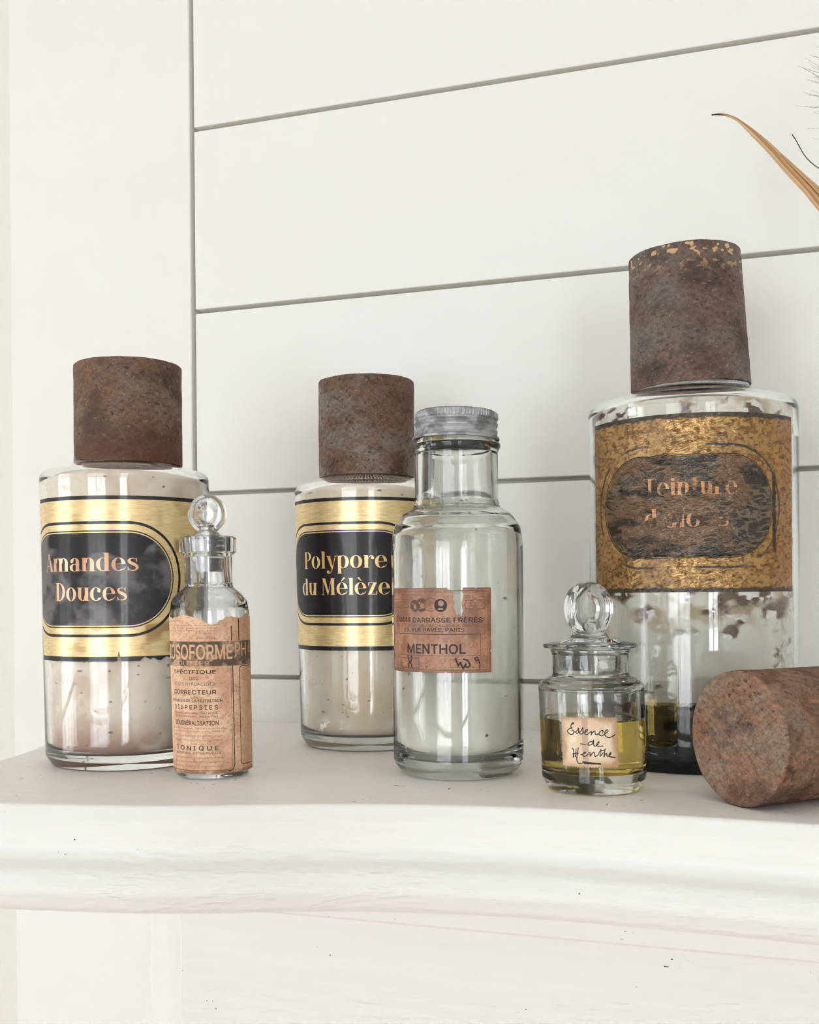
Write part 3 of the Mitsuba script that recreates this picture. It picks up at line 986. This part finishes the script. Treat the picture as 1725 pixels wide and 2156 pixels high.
faint += [outline(S0 + .0013, Z0 + .0011, S1 - .0012, Z1 - .0014, 0.00022), outline(S0 + .0020, Z0 + .0016, S1 - .0019, Z1 - .0020, 0.00016)]
faint += [outline(-0.0380, 0.0636, 0.0118, 0.0747, 0.0002), box(-0.0360, 0.0743, 0.0110, 0.0745)]
faint += [outline(-0.0350, 0.0572, -0.0205, 0.0625, 0.00025), outline(-0.0338, 0.0577, -0.0212, 0.0620, 0.00015), outline(-0.004, 0.0578, 0.0108, 0.0620, 0.0002)]
for a_, b_, c_, d_ in ((-0.0405, 0.0878, -0.0278, 0.0922), (0.0038, 0.0870, 0.0141, 0.0916)):
    fr_ = box(a_, b_, c_, d_).union(Point((a_ + c_) / 2, d_).buffer(0.0008)).union(Point((a_ + c_) / 2, b_).buffer(0.0008)).union(Point(a_, (b_ + d_) / 2).buffer(0.0006)).union(Point(c_, (b_ + d_) / 2).buffer(0.0006))
    faint += [fr_.difference(fr_.buffer(-0.00028))]
faint += print_text('GRAND PRIX', -0.0385, -0.0298, 0.0904, 0.0008) + print_text('PARIS', -0.0360, -0.0322, 0.0889, 0.0008)
faint += print_text('BEAUX PRIX', 0.0053, 0.0127, 0.0897, 0.0008) + print_text('BRUXELLES', 0.0055, 0.0125, 0.0883, 0.0008)
# medals in a row
for cx_, cz_, r_ in ((-0.0232, 0.0888, 0.0030), (-0.0190, 0.0892, 0.0034)):
    disc = Point(cx_, cz_).buffer(r_, 24)
    face = unary_union([Point(cx_ + .0006, cz_ - .0004).buffer(r_ * .42, 12), Point(cx_ - .0012, cz_ + .0010).buffer(r_ * .18, 8), box(cx_ - .0015, cz_ - .0021, cx_ - .0004, cz_ - .0016)])
    faint += [disc.difference(face).difference(Point(-0.0137, 0.0894).buffer(0.0037))]
c_ = Point(-0.0137, 0.0894).buffer(0.0036, 24)
faint += [c_.difference(c_.buffer(-0.0002)), c_.buffer(-0.0005).difference(c_.buffer(-0.00062))]
for k in range(5):
    faint.append(box(-0.0150 + 0.0003 * (k % 2), 0.0874 + 0.0009 * k, -0.0124 - 0.0004 * (k % 3), 0.0876 + 0.0009 * k))
c_ = Point(-0.0085, 0.0890).buffer(0.0033, 24).difference(notch.buffer(0.0003))
dark += [g for q in [c_.difference(unary_union([Point(-0.0083, 0.0900).buffer(0.0015, 10), box(-0.0100, 0.0868, -0.0072, 0.0876)]))] for g in getattr(q, 'geoms', [q])]
# pen marks and stamp on the bottom line
def pen(pts, w):
    return LineString(pts).buffer(w / 2, 4)
dark += [pen([(-0.0285, 0.0633), (-0.0278, 0.0608), (-0.0262, 0.0594), (-0.0254, 0.0574)], 0.00075), pen([(-0.0258, 0.0633), (-0.0262, 0.0605), (-0.0280, 0.0590), (-0.0284, 0.0572)], 0.00075)]
dark += [pen([(-0.0012, 0.0622), (0.0002, 0.0588), (0.0012, 0.0604), (0.0026, 0.0572), (0.0040, 0.0596)], 0.0009), pen([(0.0030, 0.0620), (0.0050, 0.0612), (0.0062, 0.0590), (0.0050, 0.0578), (0.0036, 0.0585)], 0.0008),
         pen([(0.0085, 0.0625), (0.0098, 0.0630), (0.0104, 0.0615), (0.0090, 0.0610), (0.0085, 0.0625)], 0.0005), pen([(0.0104, 0.0618), (0.0112, 0.0590), (0.0110, 0.0566)], 0.0005)]
u.wrap(key + '__label__lettering', dark, 'ink_dark', R, 0.00022, R0=0.0349, label='dark printed words and pen marks')
u.wrap(key + '__label__lettering', [g for q in faint for g in getattr(q, 'geoms', [q])], 'ink_faded', R, 0.00021, R0=0.0349, label='faded fine print, frames and medals')
tag(key, 'clear glass bottle with grey zinc screw cap and torn brown label MENTHOL', 'bottle')

# ------------------------------------------------------------------ small bottle with a round glass stopper
u = Upright(-0.2826, -0.2249, lean=-0.0155)
key = 'stoppered_bottle'
R = lin(0.0, 0.0205, 0.085, 0.0209)
out = fillet([(0, 0.0016), (0.0155, 0.0010), (0.0180, 0.0, 0.0015), (0.0205, 0.0045, 0.0035), (0.0209, 0.0850, 0.01), (0.0198, 0.0925, 0.004), (0.0165, 0.0965, 0.004), (0.0128, 0.0992, 0.002), (0.0124, 0.1020, 0.002),
              (0.0124, 0.1155, 0.001), (0.0138, 0.1172, 0.0008), (0.0148, 0.1178, 0.0008), (0.0149, 0.1255, 0.0008), (0.0142, 0.1262, 0.0006), (0.0100, 0.1262)], 6)
inn = fillet([(0.0092, 0.1258), (0.0085, 0.1100), (0.0092, 0.1010, 0.002), (0.0150, 0.0940, 0.004), (0.0186, 0.0880, 0.005), (0.0190, 0.0800, 0.01), (0.0187, 0.0080, 0.004), (0.0150, 0.0056, 0.003), (0, 0.0066)], 6)
put(key + '__body', u.stand(lathe(np.vstack([out, inn]), 140)), 'glass_clear', smooth=28, label='clear glass body')


def disc_stopper(rad, thick, zc, face_dir, neck, dimple, plug):
    """A flat round glass knob whose face looks along face_dir, on a turned neck and a tapered plug."""
    h = thick / 2
    p = fillet([(0, h - dimple), (rad * 0.40, h - dimple * 0.8, 0.003), (rad * 0.66, h, 0.002), (rad * 0.94, h * 0.92, h * 0.55), (rad, 0.0, h * 0.5), (rad * 0.94, -h * 0.92, h * 0.55), (rad * 0.66, -h, 0.002), (rad * 0.40, -h + dimple * 0.8, 0.003), (0, -h + dimple)], 6)
    d = lathe(p[::-1], 96)
    d.apply_transform(trimesh.geometry.align_vectors((0, 0, 1), face_dir))
    d.apply_translation((0, 0, zc))
    d2 = lathe(neck, 96)
    M = man(d) + man(d2) + man(lathe(plug, 96))
    return unman(M)


fd = math.cos(math.radians(18)) * u.ef + math.sin(math.radians(18)) * -u.er
stp = disc_stopper(0.0105, 0.0064, 0.1378, fd, fillet([(0, 0.1262), (0.0072, 0.1262), (0.0062, 0.1275, 0.001), (0.0046, 0.1290, 0.001), (0.0055, 0.1320), (0, 0.1335)], 4), 0.0007,
                   fillet([(0, 0.1070), (0.0070, 0.1070, 0.0008), (0.0083, 0.1200), (0.0086, 0.1264, 0.0003), (0, 0.1268)], 4))
put(key + '__stopper', u.stand(stp, V3(0, 0, 0.0004)), 'glass_clear', smooth=32, label='round flat glass stopper')


def paper_tan_c(p, n, uv):
    a = fbm(uv.x * 150, uv.y * 150, 5.0, 4)
    b = fbm(uv.x * 800, uv.y * 1100, 2.0, 2)
    c = mix(srgb(226, 188, 156), srgb(204, 160, 128), smoothstep(0.3, 0.7, a))
    c = mix(c, srgb(164, 120, 92), smoothstep(0.45, 0.9, b) * 0.55)
    c = mix(c, srgb(168, 126, 96), smoothstep(0.012, 0.022, uv.x) * 0.6)
    # the dark printed band
    m = smoothstep(0.0585, 0.0589, uv.y) * smoothstep(0.0716, 0.0712, uv.y)
    worn = smoothstep(0.74, 0.46, fbm(uv.x * 260 + 3, uv.y * 300, 1.0, 3))
    c = mix(c, srgb(84, 70, 60), m * (0.45 + 0.5 * worn))
    foot = smoothstep(0.0056, 0.0048, uv.y + 0.001 * (b - 0.5)) * smoothstep(0.4, 0.6, a)
    return mix(c, srgb(110, 78, 58), foot * 0.6)


scene['paper_tan'] = two(principled(base_color=proc(paper_tan_c), roughness=0.7, specular=0.3))
edge_s = np.linspace(-0.036, 0.036, 70)
def tear(s):
    base = 0.0843 + 0.0009 * math.sin(s * 330) + 0.0016 * (float(meshkit.fbm(np.array([[s * 420, 2.0, 0]]), 3)[0]) - 0.5)
    if -0.004 < s < 0.0105:
        t = (s + 0.004) / 0.0145
        base -= 0.0042 * math.sin(math.pi * min(1, t * 1.15)) ** 0.7 if t < 0.87 else 0
    return base
paper = Polygon([(-0.036, 0.0036), (0.036, 0.0036)] + [(s, tear(s)) for s in edge_s[::-1]])
u.wrap(key + '__label', paper, 'paper_tan', R, 0.00015, R0=0.0211, label='worn tan paper label, torn along its top')
scene['ink_bio'] = two(principled(base_color=C3(*srgb(70, 52, 42)), roughness=0.6))
scene['ink_bio_faint'] = two(principled(base_color=C3(*srgb(138, 98, 76)), roughness=0.6))
scene['ink_bio_light'] = two(principled(base_color=C3(*srgb(206, 164, 132)), roughness=0.6))
zf = lambda y: 0.0950 - (y - 1253.6) / 4114.0
def ln(text, y0, y1, s0, s1, bold=False):
    return print_text(text, s0, s1, zf(y1), zf(y0) - zf(y1), bold)
D, Fa, Li = [], [], []
Li += ln('BIOSOFORMÉ', 1358, 1388, -0.0335, 0.0118, True) + ln('PH', 1354, 1384, 0.0136, 0.0222) + ln('GOUTTES', 1391.5, 1401, -0.0224, -0.0008)
D += ln('SPÉCIFIQUE', 1411, 1418.5, -0.0232, 0.0027, True) + ln('DES', 1425.5, 1431, -0.0116, -0.0066) + ln('ÉTATS HYPOACIDES', 1437, 1443.5, -0.0228, 0.0020)
D += ln('CORRECTEUR', 1453, 1462, -0.0237, 0.0026, True) + ln('DES', 1467, 1471, -0.0110, -0.0072) + ln('TROUBLES DE LA NUTRITION', 1472.5, 1478.5, -0.0262, 0.0056, True)
D += ln('D I S P E P S I E S', 1485, 1494, -0.0232, 0.0032, True) + ln('DÉMINÉRALISATION', 1518, 1527, -0.0230, 0.0034, True)
D += ln('T O N I Q U E', 1571, 1580, -0.0226, 0.0032, True)
Fa += ln('Laboratoires', 1304.5, 1309, -0.0300, -0.0164) + ln('Etats alcalosantes', 1499, 1503.5, -0.0236, 0.0030, True) + ln('(calmatoires, estoms)', 1506, 1510.5, -0.0232, 0.0030, True)
Fa += ln('a Scienta', 1331.5, 1335, -0.0074, 0.0006) + ln('jour, 1921', 1340, 1345, -0.0070, 0.0026)
Fa += ln('rachitisme, croissance,', 1531.5, 1535.5, -0.0250, 0.0068) + ln('oxalurie, phosphaturie, carie dentaire)', 1538, 1542, -0.0252, 0.0068)
Fa += ln('affections vasculaires, albuminurie,', 1547, 1551.5, -0.0250, 0.0058) + ln('arthrite, rhumatisme, congestion', 1556.5, 1560.5, -0.0246, 0.0050) + ln('etc.', 1565, 1568, -0.0116, -0.0070)
Fa += ln('GÉNÉRAL ET NERVEUX', 1584, 1588.5, -0.0226, 0.0044, True) + ln('Neurasthénie, Convalescence,', 1593, 1597.5, -0.0244, 0.0060) + ln('fatigue cérébrale et musculaire,', 1602, 1606, -0.0244, 0.0060) + ln('anémie, faiblesse, surmenage', 1612, 1615.5, -0.0240, 0.0048)
for k, y in enumerate((1315, 1320.5, 1326)):
    Fa += ln(('prix de vente au détail', 'médaille à la Société', 'exposition de')[k], y, y + 3, -0.0270, 0.0040)
def rounded(s0, z0, s1, z1, r, w):
    b = box(s0, z0, s1, z1).buffer(-r).buffer(r)
    return b.difference(b.buffer(-w))
half = box(-0.05, 0.0, 0.05, 0.0588)
D += [g for q in (rounded(-0.0345, 0.0052, 0.0108, 0.090, 0.003, 0.00022).intersection(half), rounded(-0.0352, 0.0044, 0.0121, 0.090, 0.0036, 0.00055).intersection(half).difference(rounded(-0.0352, 0.0044, 0.0121, 0.09, 0.0036, 0.00055).intersection(box(-.05, 0, .0115, .0056)).intersection(box(-.05, 0, .008, .1))),
                  rounded(0.0160, 0.0070, 0.0300, 0.0584, 0.002, 0.00045), box(0.0112, 0.0716, 0.0118, 0.0792), box(0.0160, 0.0716, 0.0166, 0.0830)) for g in getattr(q, 'geoms', [q])]
D = [g for q in D for g in [q]]
u.wrap(key + '__label__lettering', D, 'ink_bio', R, 0.00022, R0=0.0211, label='dark printed words and border lines')
u.wrap(key + '__label__lettering', Fa, 'ink_bio_faint', R, 0.00021, R0=0.0211, label='faded small print')
u.wrap(key + '__label__lettering', Li, 'ink_bio_light', R, 0.00022, R0=0.0211, label='tan letters on the dark band')
tag(key, 'small slim stoppered bottle with worn tan paper label, before the Amandes jar', 'bottle')

# ------------------------------------------------------------------ squat bottle of yellow essence
u = Upright(-0.0829, -0.2119, lean=-0.023)
key = number('stoppered_bottle')
R = lin(0.0, 0.0250, 0.05, 0.0252)
LV = 0.0350
out = fillet([(0, 0.0016), (0.0185, 0.0010), (0.0215, 0.0, 0.0015), (0.0249, 0.0055, 0.0035), (0.0253, 0.0505, 0.0030), (0.0215, 0.0536, 0.003), (0.0186, 0.0545, 0.0015), (0.0182, 0.0565, 0.0015), (0.0183, 0.0650, 0.001), (0.0190, 0.0668, 0.0008), (0.0190, 0.0676, 0.0004), (0.0170, 0.0678)], 6)
up = fillet([(0.0163, 0.0676), (0.0160, 0.0558, 0.002), (0.0215, 0.0515, 0.003), (0.0232, 0.0480, 0.003), (0.0232, LV)], 6)
low = fillet([(0.0232, LV), (0.0232, 0.0118, 0.004), (0.0195, 0.0090, 0.003), (0, 0.0100)], 6)
men = fillet([(0.0232, LV), (0.0223, LV - 0.0007, 0.0004), (0, LV - 0.0008)], 4)
put(key + '__body', u.stand(lathe(np.vstack([out, up]), 150)), 'glass_liquid_tint', smooth=28, label='clear glass body')
# the liquid: its skin against the glass, and its free surface against the air
scene['essence_in_glass'] = {'type': 'dielectric', 'int_ior': 1.36, 'ext_ior': 1.5, 'specular_transmittance': GT(1.0, 0.88, 0.48)}
scene['essence_in_air'] = {'type': 'dielectric', 'int_ior': 1.36, 'ext_ior': 1.0, 'specular_transmittance': GT(0.99, 0.95, 0.78)}
m = lathe(low[::-1], 150)
put(key + '__liquid', u.stand(m), 'essence_in_glass', smooth=28, label='yellow essence')
put(key + '__liquid__surface', u.stand(lathe(men, 150)), 'essence_in_air', smooth=28)
fd = math.cos(math.radians(44)) * u.ef + math.sin(math.radians(44)) * u.er
stp = disc_stopper(0.0132, 0.0108, 0.0868, fd,
                   fillet([(0, 0.0682), (0.0222, 0.0682), (0.0227, 0.0690, 0.0005), (0.0222, 0.0700, 0.0005), (0.0150, 0.0712, 0.002), (0.0092, 0.0730, 0.002), (0.0078, 0.0755), (0.0085, 0.0800), (0, 0.0815)], 4), 0.0013,
                   fillet([(0, 0.0575), (0.0142, 0.0575, 0.0008), (0.0152, 0.0676), (0.0154, 0.0690, 0.0003), (0, 0.0694)], 4))
put(key + '__stopper', u.stand(stp, V3(0, 0, 0.0002)), 'glass_clear', smooth=32, label='thick round glass stopper on a flat flange')


def stamp_c(p, n, uv):
    a = fbm(uv.x * 210, uv.y * 210, 3.0, 3)
    e = dr.minimum(dr.minimum(uv.x + 0.0150, 0.0122 - uv.x), dr.minimum(uv.y - 0.0138, 0.0372 - uv.y))
    c = mix(srgb(236, 216, 190), srgb(222, 194, 164), smoothstep(0.35, 0.65, a))
    st = smoothstep(0.0046, 0.0010, e + 0.006 * (a - 0.45))
    c = mix(c, srgb(178, 138, 94), st * 0.85)
    fold = smoothstep(-0.0048, -0.0046, uv.x) * smoothstep(-0.0018, -0.0020, uv.x)
    return mix(c, srgb(186, 156, 134), fold * 0.75)


scene['stamp_paper'] = two(principled(base_color=proc(stamp_c), roughness=0.6, specular=0.3))
scene['ink_black'] = two(principled(base_color=C3(*srgb(24, 18, 18)), roughness=0.5))
st = box(-0.0150, 0.0138, 0.0122, 0.0372)
holes = []
for k in range(21):
    t = (k + .5) / 21
    holes += [Point(-0.0150 + 0.0272 * t, 0.0138).buffer(0.00042, 4), Point(-0.0150 + 0.0272 * t, 0.0372).buffer(0.00042, 4)]
for k in range(17):
    t = (k + .5) / 17
    holes += [Point(-0.0150, 0.0138 + 0.0234 * t).buffer(0.00045, 4), Point(0.0122, 0.0138 + 0.0234 * t).buffer(0.00045, 4)]
u.wrap(key + '__label', st.difference(unary_union(holes)), 'stamp_paper', R, 0.00015, R0=0.0251, label='cream paper label with perforated edges and brown stains')
# handwriting, drawn on a unit square of the label: x 0..1725, y 0..1725 over a 140 px wide view of it
HW = [
    [(450, 375), (440, 410), (425, 410), (420, 375), (385, 430), (375, 490), (390, 520), (410, 510), (330, 540), (280, 590), (285, 630), (330, 670), (400, 680), (440, 640), (445, 590), (420, 570), (395, 585)],
    [(470, 610), (540, 560), (575, 505), (575, 560), (580, 590), (545, 645), (505, 630), (475, 612)],
    [(590, 610), (650, 550), (685, 490), (680, 560), (695, 590), (660, 650), (610, 655), (590, 620)],
    [(690, 620), (760, 600), (800, 550), (770, 540), (735, 590), (730, 650), (770, 675), (820, 640), (870, 600), (890, 590), (890, 660), (880, 670), (930, 600), (975, 580), (985, 650), (1030, 660), (1090, 610)],
    [(1165, 625), (1175, 590), (1165, 560), (1110, 580), (1075, 640), (1090, 680), (1150, 690), (1220, 650), (1290, 600), (1305, 560), (1280, 545), (1225, 600), (1220, 680), (1270, 730), (1340, 745), (1420, 715), (1480, 680)],
    [(610, 910), (740, 920)],
    [(940, 800), (900, 850), (850, 850), (800, 900), (810, 935), (860, 930), (910, 890), (940, 840), (935, 920), (970, 960), (1020, 930), (1065, 880), (1060, 850), (1030, 880), (1010, 940), (1060, 965), (1170, 955)],
    [(385, 1050), (405, 1045), (425, 1090), (425, 1180), (410, 1265)],
    [(490, 1050), (485, 1150), (465, 1250)],
    [(550, 1015), (530, 1120), (510, 1230), (505, 1330), (530, 1400), (580, 1420), (640, 1405)],
    [(400, 1180), (480, 1160), (545, 1165)],
    [(610, 1190), (680, 1170), (730, 1130), (700, 1125), (665, 1180), (680, 1235), (740, 1210), (800, 1160)],
    [(815, 1130), (840, 1160), (845, 1220), (880, 1160), (925, 1120), (950, 1150), (960, 1220), (1010, 1200), (1060, 1150)],
    [(1110, 1040), (1090, 1140), (1085, 1210), (1110, 1200), (1160, 1130)],
    [(1060, 1120), (1110, 1085), (1180, 1070)],
    [(1215, 1030), (1195, 1130), (1180, 1235), (1210, 1170), (1250, 1150), (1255, 1210), (1290, 1220), (1350, 1170), (1360, 1130), (1330, 1150), (1310, 1210), (1350, 1240), (1470, 1262)],
]
ink = [LineString([(-0.0150 + (x - 95) / (1570 - 95) * 0.0272, 0.0372 - (y - 225) / (1520 - 225) * 0.0234) for x, y in chaikin]).buffer(0.00022, 4) for chaikin in
       [CubicSpline(np.arange(len(q)), np.array(q, float))(np.linspace(0, len(q) - 1, 5 * len(q))) for q in HW]]
ink += [LineString([(-0.0150 + (x - 95) / 1475 * 0.0272, 0.0372 - (y - 225) / 1295 * 0.0234) for x, y in q]).buffer(w, 4) for q, w in (([(660, 1375), (820, 1395), (1080, 1412)], 0.0004), ([(690, 1410), (1060, 1415)], 0.00028), ([(1370, 1245), (1460, 1260)], 0.0003), ([(425, 1180), (412, 1262)], 0.0003))]
ink = unary_union(ink)
u.wrap(key + '__label__lettering', [g for g in getattr(ink, 'geoms', [ink])], 'ink_black', R, 0.00023, R0=0.0251, label='handwritten words Essence de Menthe')
tag(key, 'squat glass bottle of yellow liquid with stamp label Essence de Menthe and thick round stopper', 'bottle')

# ------------------------------------------------------------------ rusty cap lying on its side
cap_h, cap_r = 0.078, 0.0298
ax = AX
m = tin_cap(cap_r, cap_r, cap_h, 6.6)
m.apply_translation((0, 0, -cap_h))
m.apply_transform(trimesh.geometry.align_vectors((0, 0, 1), -ax))
m.apply_translation(V3(-0.0157, -0.2410, SHELF + cap_r + 0.0003))
m.apply_translation((0, 0, SHELF + 0.0001 - m.vertices[:, 2].min()))
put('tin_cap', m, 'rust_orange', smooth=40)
tag('tin_cap', 'rusty orange-brown tin cap lying on its side at the right front of the shelf', 'cap')

# ------------------------------------------------------------------ dried stems leaning in from the right
def leaf_c(p, n, uv):
    a = fbm(uv.x * 4, uv.y * 900, 2.0, 3)
    c = mix(srgb(206, 170, 128), srgb(164, 122, 84), smoothstep(0.3, 0.7, a))
    c = mix(c, srgb(112, 76, 54), smoothstep(0.75, 1.0, uv.x) * 0.8)
    return mix(c, srgb(48, 36, 30), smoothstep(0.16, 0.05, uv.x))


def blade(mid, width, fold, bsdf, key, label=None, face=None, tip=True):
    """A creased leaf blade along mid points (n x 3), with its width at each; 0.4 mm thick."""
    mid, width = np.asarray(mid, float), np.asarray(width, float)
    t = np.linspace(0, len(mid) - 1, 60)
    mid = CubicSpline(np.arange(len(mid)), mid)(t)
    width = np.interp(t, np.arange(len(width)), width)
    tg = np.gradient(mid, axis=0)
    tg /= np.linalg.norm(tg, axis=1, keepdims=True)
    side = np.cross(tg, face)
    side /= np.linalg.norm(side, axis=1, keepdims=True)
    nn = np.cross(side, tg)
    V, UV, n = [], [], len(mid)
    u0 = 0.0 if tip else 0.3
    prof = [(-.5, 0), (-.25, .5), (0, 1), (.25, .5), (.5, 0)]
    for sgn in (0.0002, -0.0002):
        for a, h in prof:
            V.append(mid + side * (a * width)[:, None] + nn * (h * fold * width + sgn)[:, None])
            UV.append(np.c_[u0 + (1 - u0) * np.linspace(0, 1, n), (a + .5) * 0.01 * np.ones(n)])
    V, UV = np.vstack(V), np.vstack(UV)
    F = []
    k = len(prof)
    def strip(a, b, fl):
        for i in range(n - 1):
            q = [(a * n + i, b * n + i, b * n + i + 1), (a * n + i, b * n + i + 1, a * n + i + 1)]
            F.extend([x[::-1] for x in q] if fl else q)
    for j in range(k - 1):
        strip(j, j + 1, False)
        strip(k + j, k + j + 1, True)
    strip(0, k, True)
    strip(k - 1, 2 * k - 1, False)
    m = trimesh.Trimesh(V, np.array(F), process=False)
    return put(key, m, bsdf, smooth=True, uv=UV, label=label)


scene['dry_leaf'] = two(principled(base_color=proc(leaf_c), roughness=0.6, specular=0.3))
scene['dry_hair'] = two({'type': 'diffuse', 'reflectance': C3(*srgb(88, 76, 66))})
Yl = -0.13
mid = [(-0.0292, 1.6521), (-0.0240, 1.6516), (-0.0191, 1.6497), (-0.0140, 1.6458), (-0.0070, 1.6384), (0.0013, 1.6290), (0.0096, 1.6182), (0.0189, 1.6068), (0.0262, 1.5970), (0.040, 1.575), (0.068, 1.510), (0.092, 1.42), (0.105, 1.3006)]
wid = [.0005, .0010, .0012, .0018, .0036, .0048, .0056, .0062, .0068, .0070, .0060, .0050, .0040]
blade([(x, Yl, z) for x, z in mid], wid, 0.16, 'dry_leaf', 'dried_leaf__blade', face=V3(0.32, -0.95, 0.0))
split = [(0.0060, 1.6262), (0.0112, 1.6202), (0.0180, 1.6122), (0.0255, 1.6035), (0.036, 1.590), (0.048, 1.570), (0.072, 1.510)]
blade([(x, Yl - 0.0006, z) for x, z in split], [.0004, .0012, .0020, .0028, .0032, .0034, .0020], 0.1, 'dry_leaf', 'dried_leaf__split_strand', face=V3(0.32, -0.95, 0.0), tip=False)
tag('dried_leaf', 'long tan dried leaf blade curling in from the right edge, dark thin tip', 'leaf')


def tube(pts, r, sides=6):
    pts = np.asarray(pts, float)
    t = np.gradient(pts, axis=0)
    t /= np.linalg.norm(t, axis=1, keepdims=True)
    a = np.cross(t, V3(0.3, 0.9, 0.31))
    a /= np.linalg.norm(a, axis=1, keepdims=True)
    b = np.cross(t, a)
    r = np.broadcast_to(r, (len(pts),))
    ang = np.arange(sides) * 2 * np.pi / sides
    V = (pts[:, None] + r[:, None, None] * (np.cos(ang)[None, :, None] * a[:, None] + np.sin(ang)[None, :, None] * b[:, None])).reshape(-1, 3)
    F = []
    for i in range(len(pts) - 1):
        for j in range(sides):
            p, q = i * sides + j, i * sides + (j + 1) % sides
            F += [(p, q, q + sides), (p, q + sides, p + sides)]
    return trimesh.Trimesh(V, np.array(F), process=False)


hairs = []
Yp = -0.10
axis_pts = np.array([(0.051, Yp, 1.676), (0.048, Yp, 1.650), (0.050, Yp, 1.61), (0.060, Yp, 1.54)])
for k in range(280):
    t = RNG.random()
    c = CubicSpline(np.arange(4), axis_pts)(3 * t * 0.62)
    a = RNG.uniform(0, 2 * np.pi)
    up_ = RNG.uniform(0.15, 0.9)
    L = RNG.uniform(0.018, 0.034) * (0.6 + 0.6 * math.sin(math.pi * min(1, t + 0.2)))
    d = V3(math.cos(a), math.sin(a), up_)
    d /= np.linalg.norm(d)
    hairs.append(tube([c, c + d * L * .5 + V3(0, 0, .0006), c + d * L], [0.00018, 0.00012, 0.00004], 4))
hairs.append(tube(CubicSpline([0, 1, 2, 3], [(0.0122, Yp, 1.6477), (0.0175, Yp, 1.6372), (0.0261, Yp, 1.6269), (0.050, Yp, 1.612)])(np.linspace(0, 3, 14)), 0.00026, 5))
put('dried_plume__bristles', cat(hairs), 'dry_hair')
tag('dried_plume__bristles', kind='stuff')
st_pts = np.vstack([axis_pts, [(0.085, Yp, 1.42), (0.112, Yp, 1.3006)]])
put('dried_plume__stem', tube(CubicSpline(np.arange(6), st_pts)(np.linspace(0, 5, 40)), np.linspace(0.0006, 0.0013, 40), 8), 'dry_hair', smooth=True)
tag('dried_plume', 'bristly dark dried grass plume poking in at the upper right edge', 'dried grass')
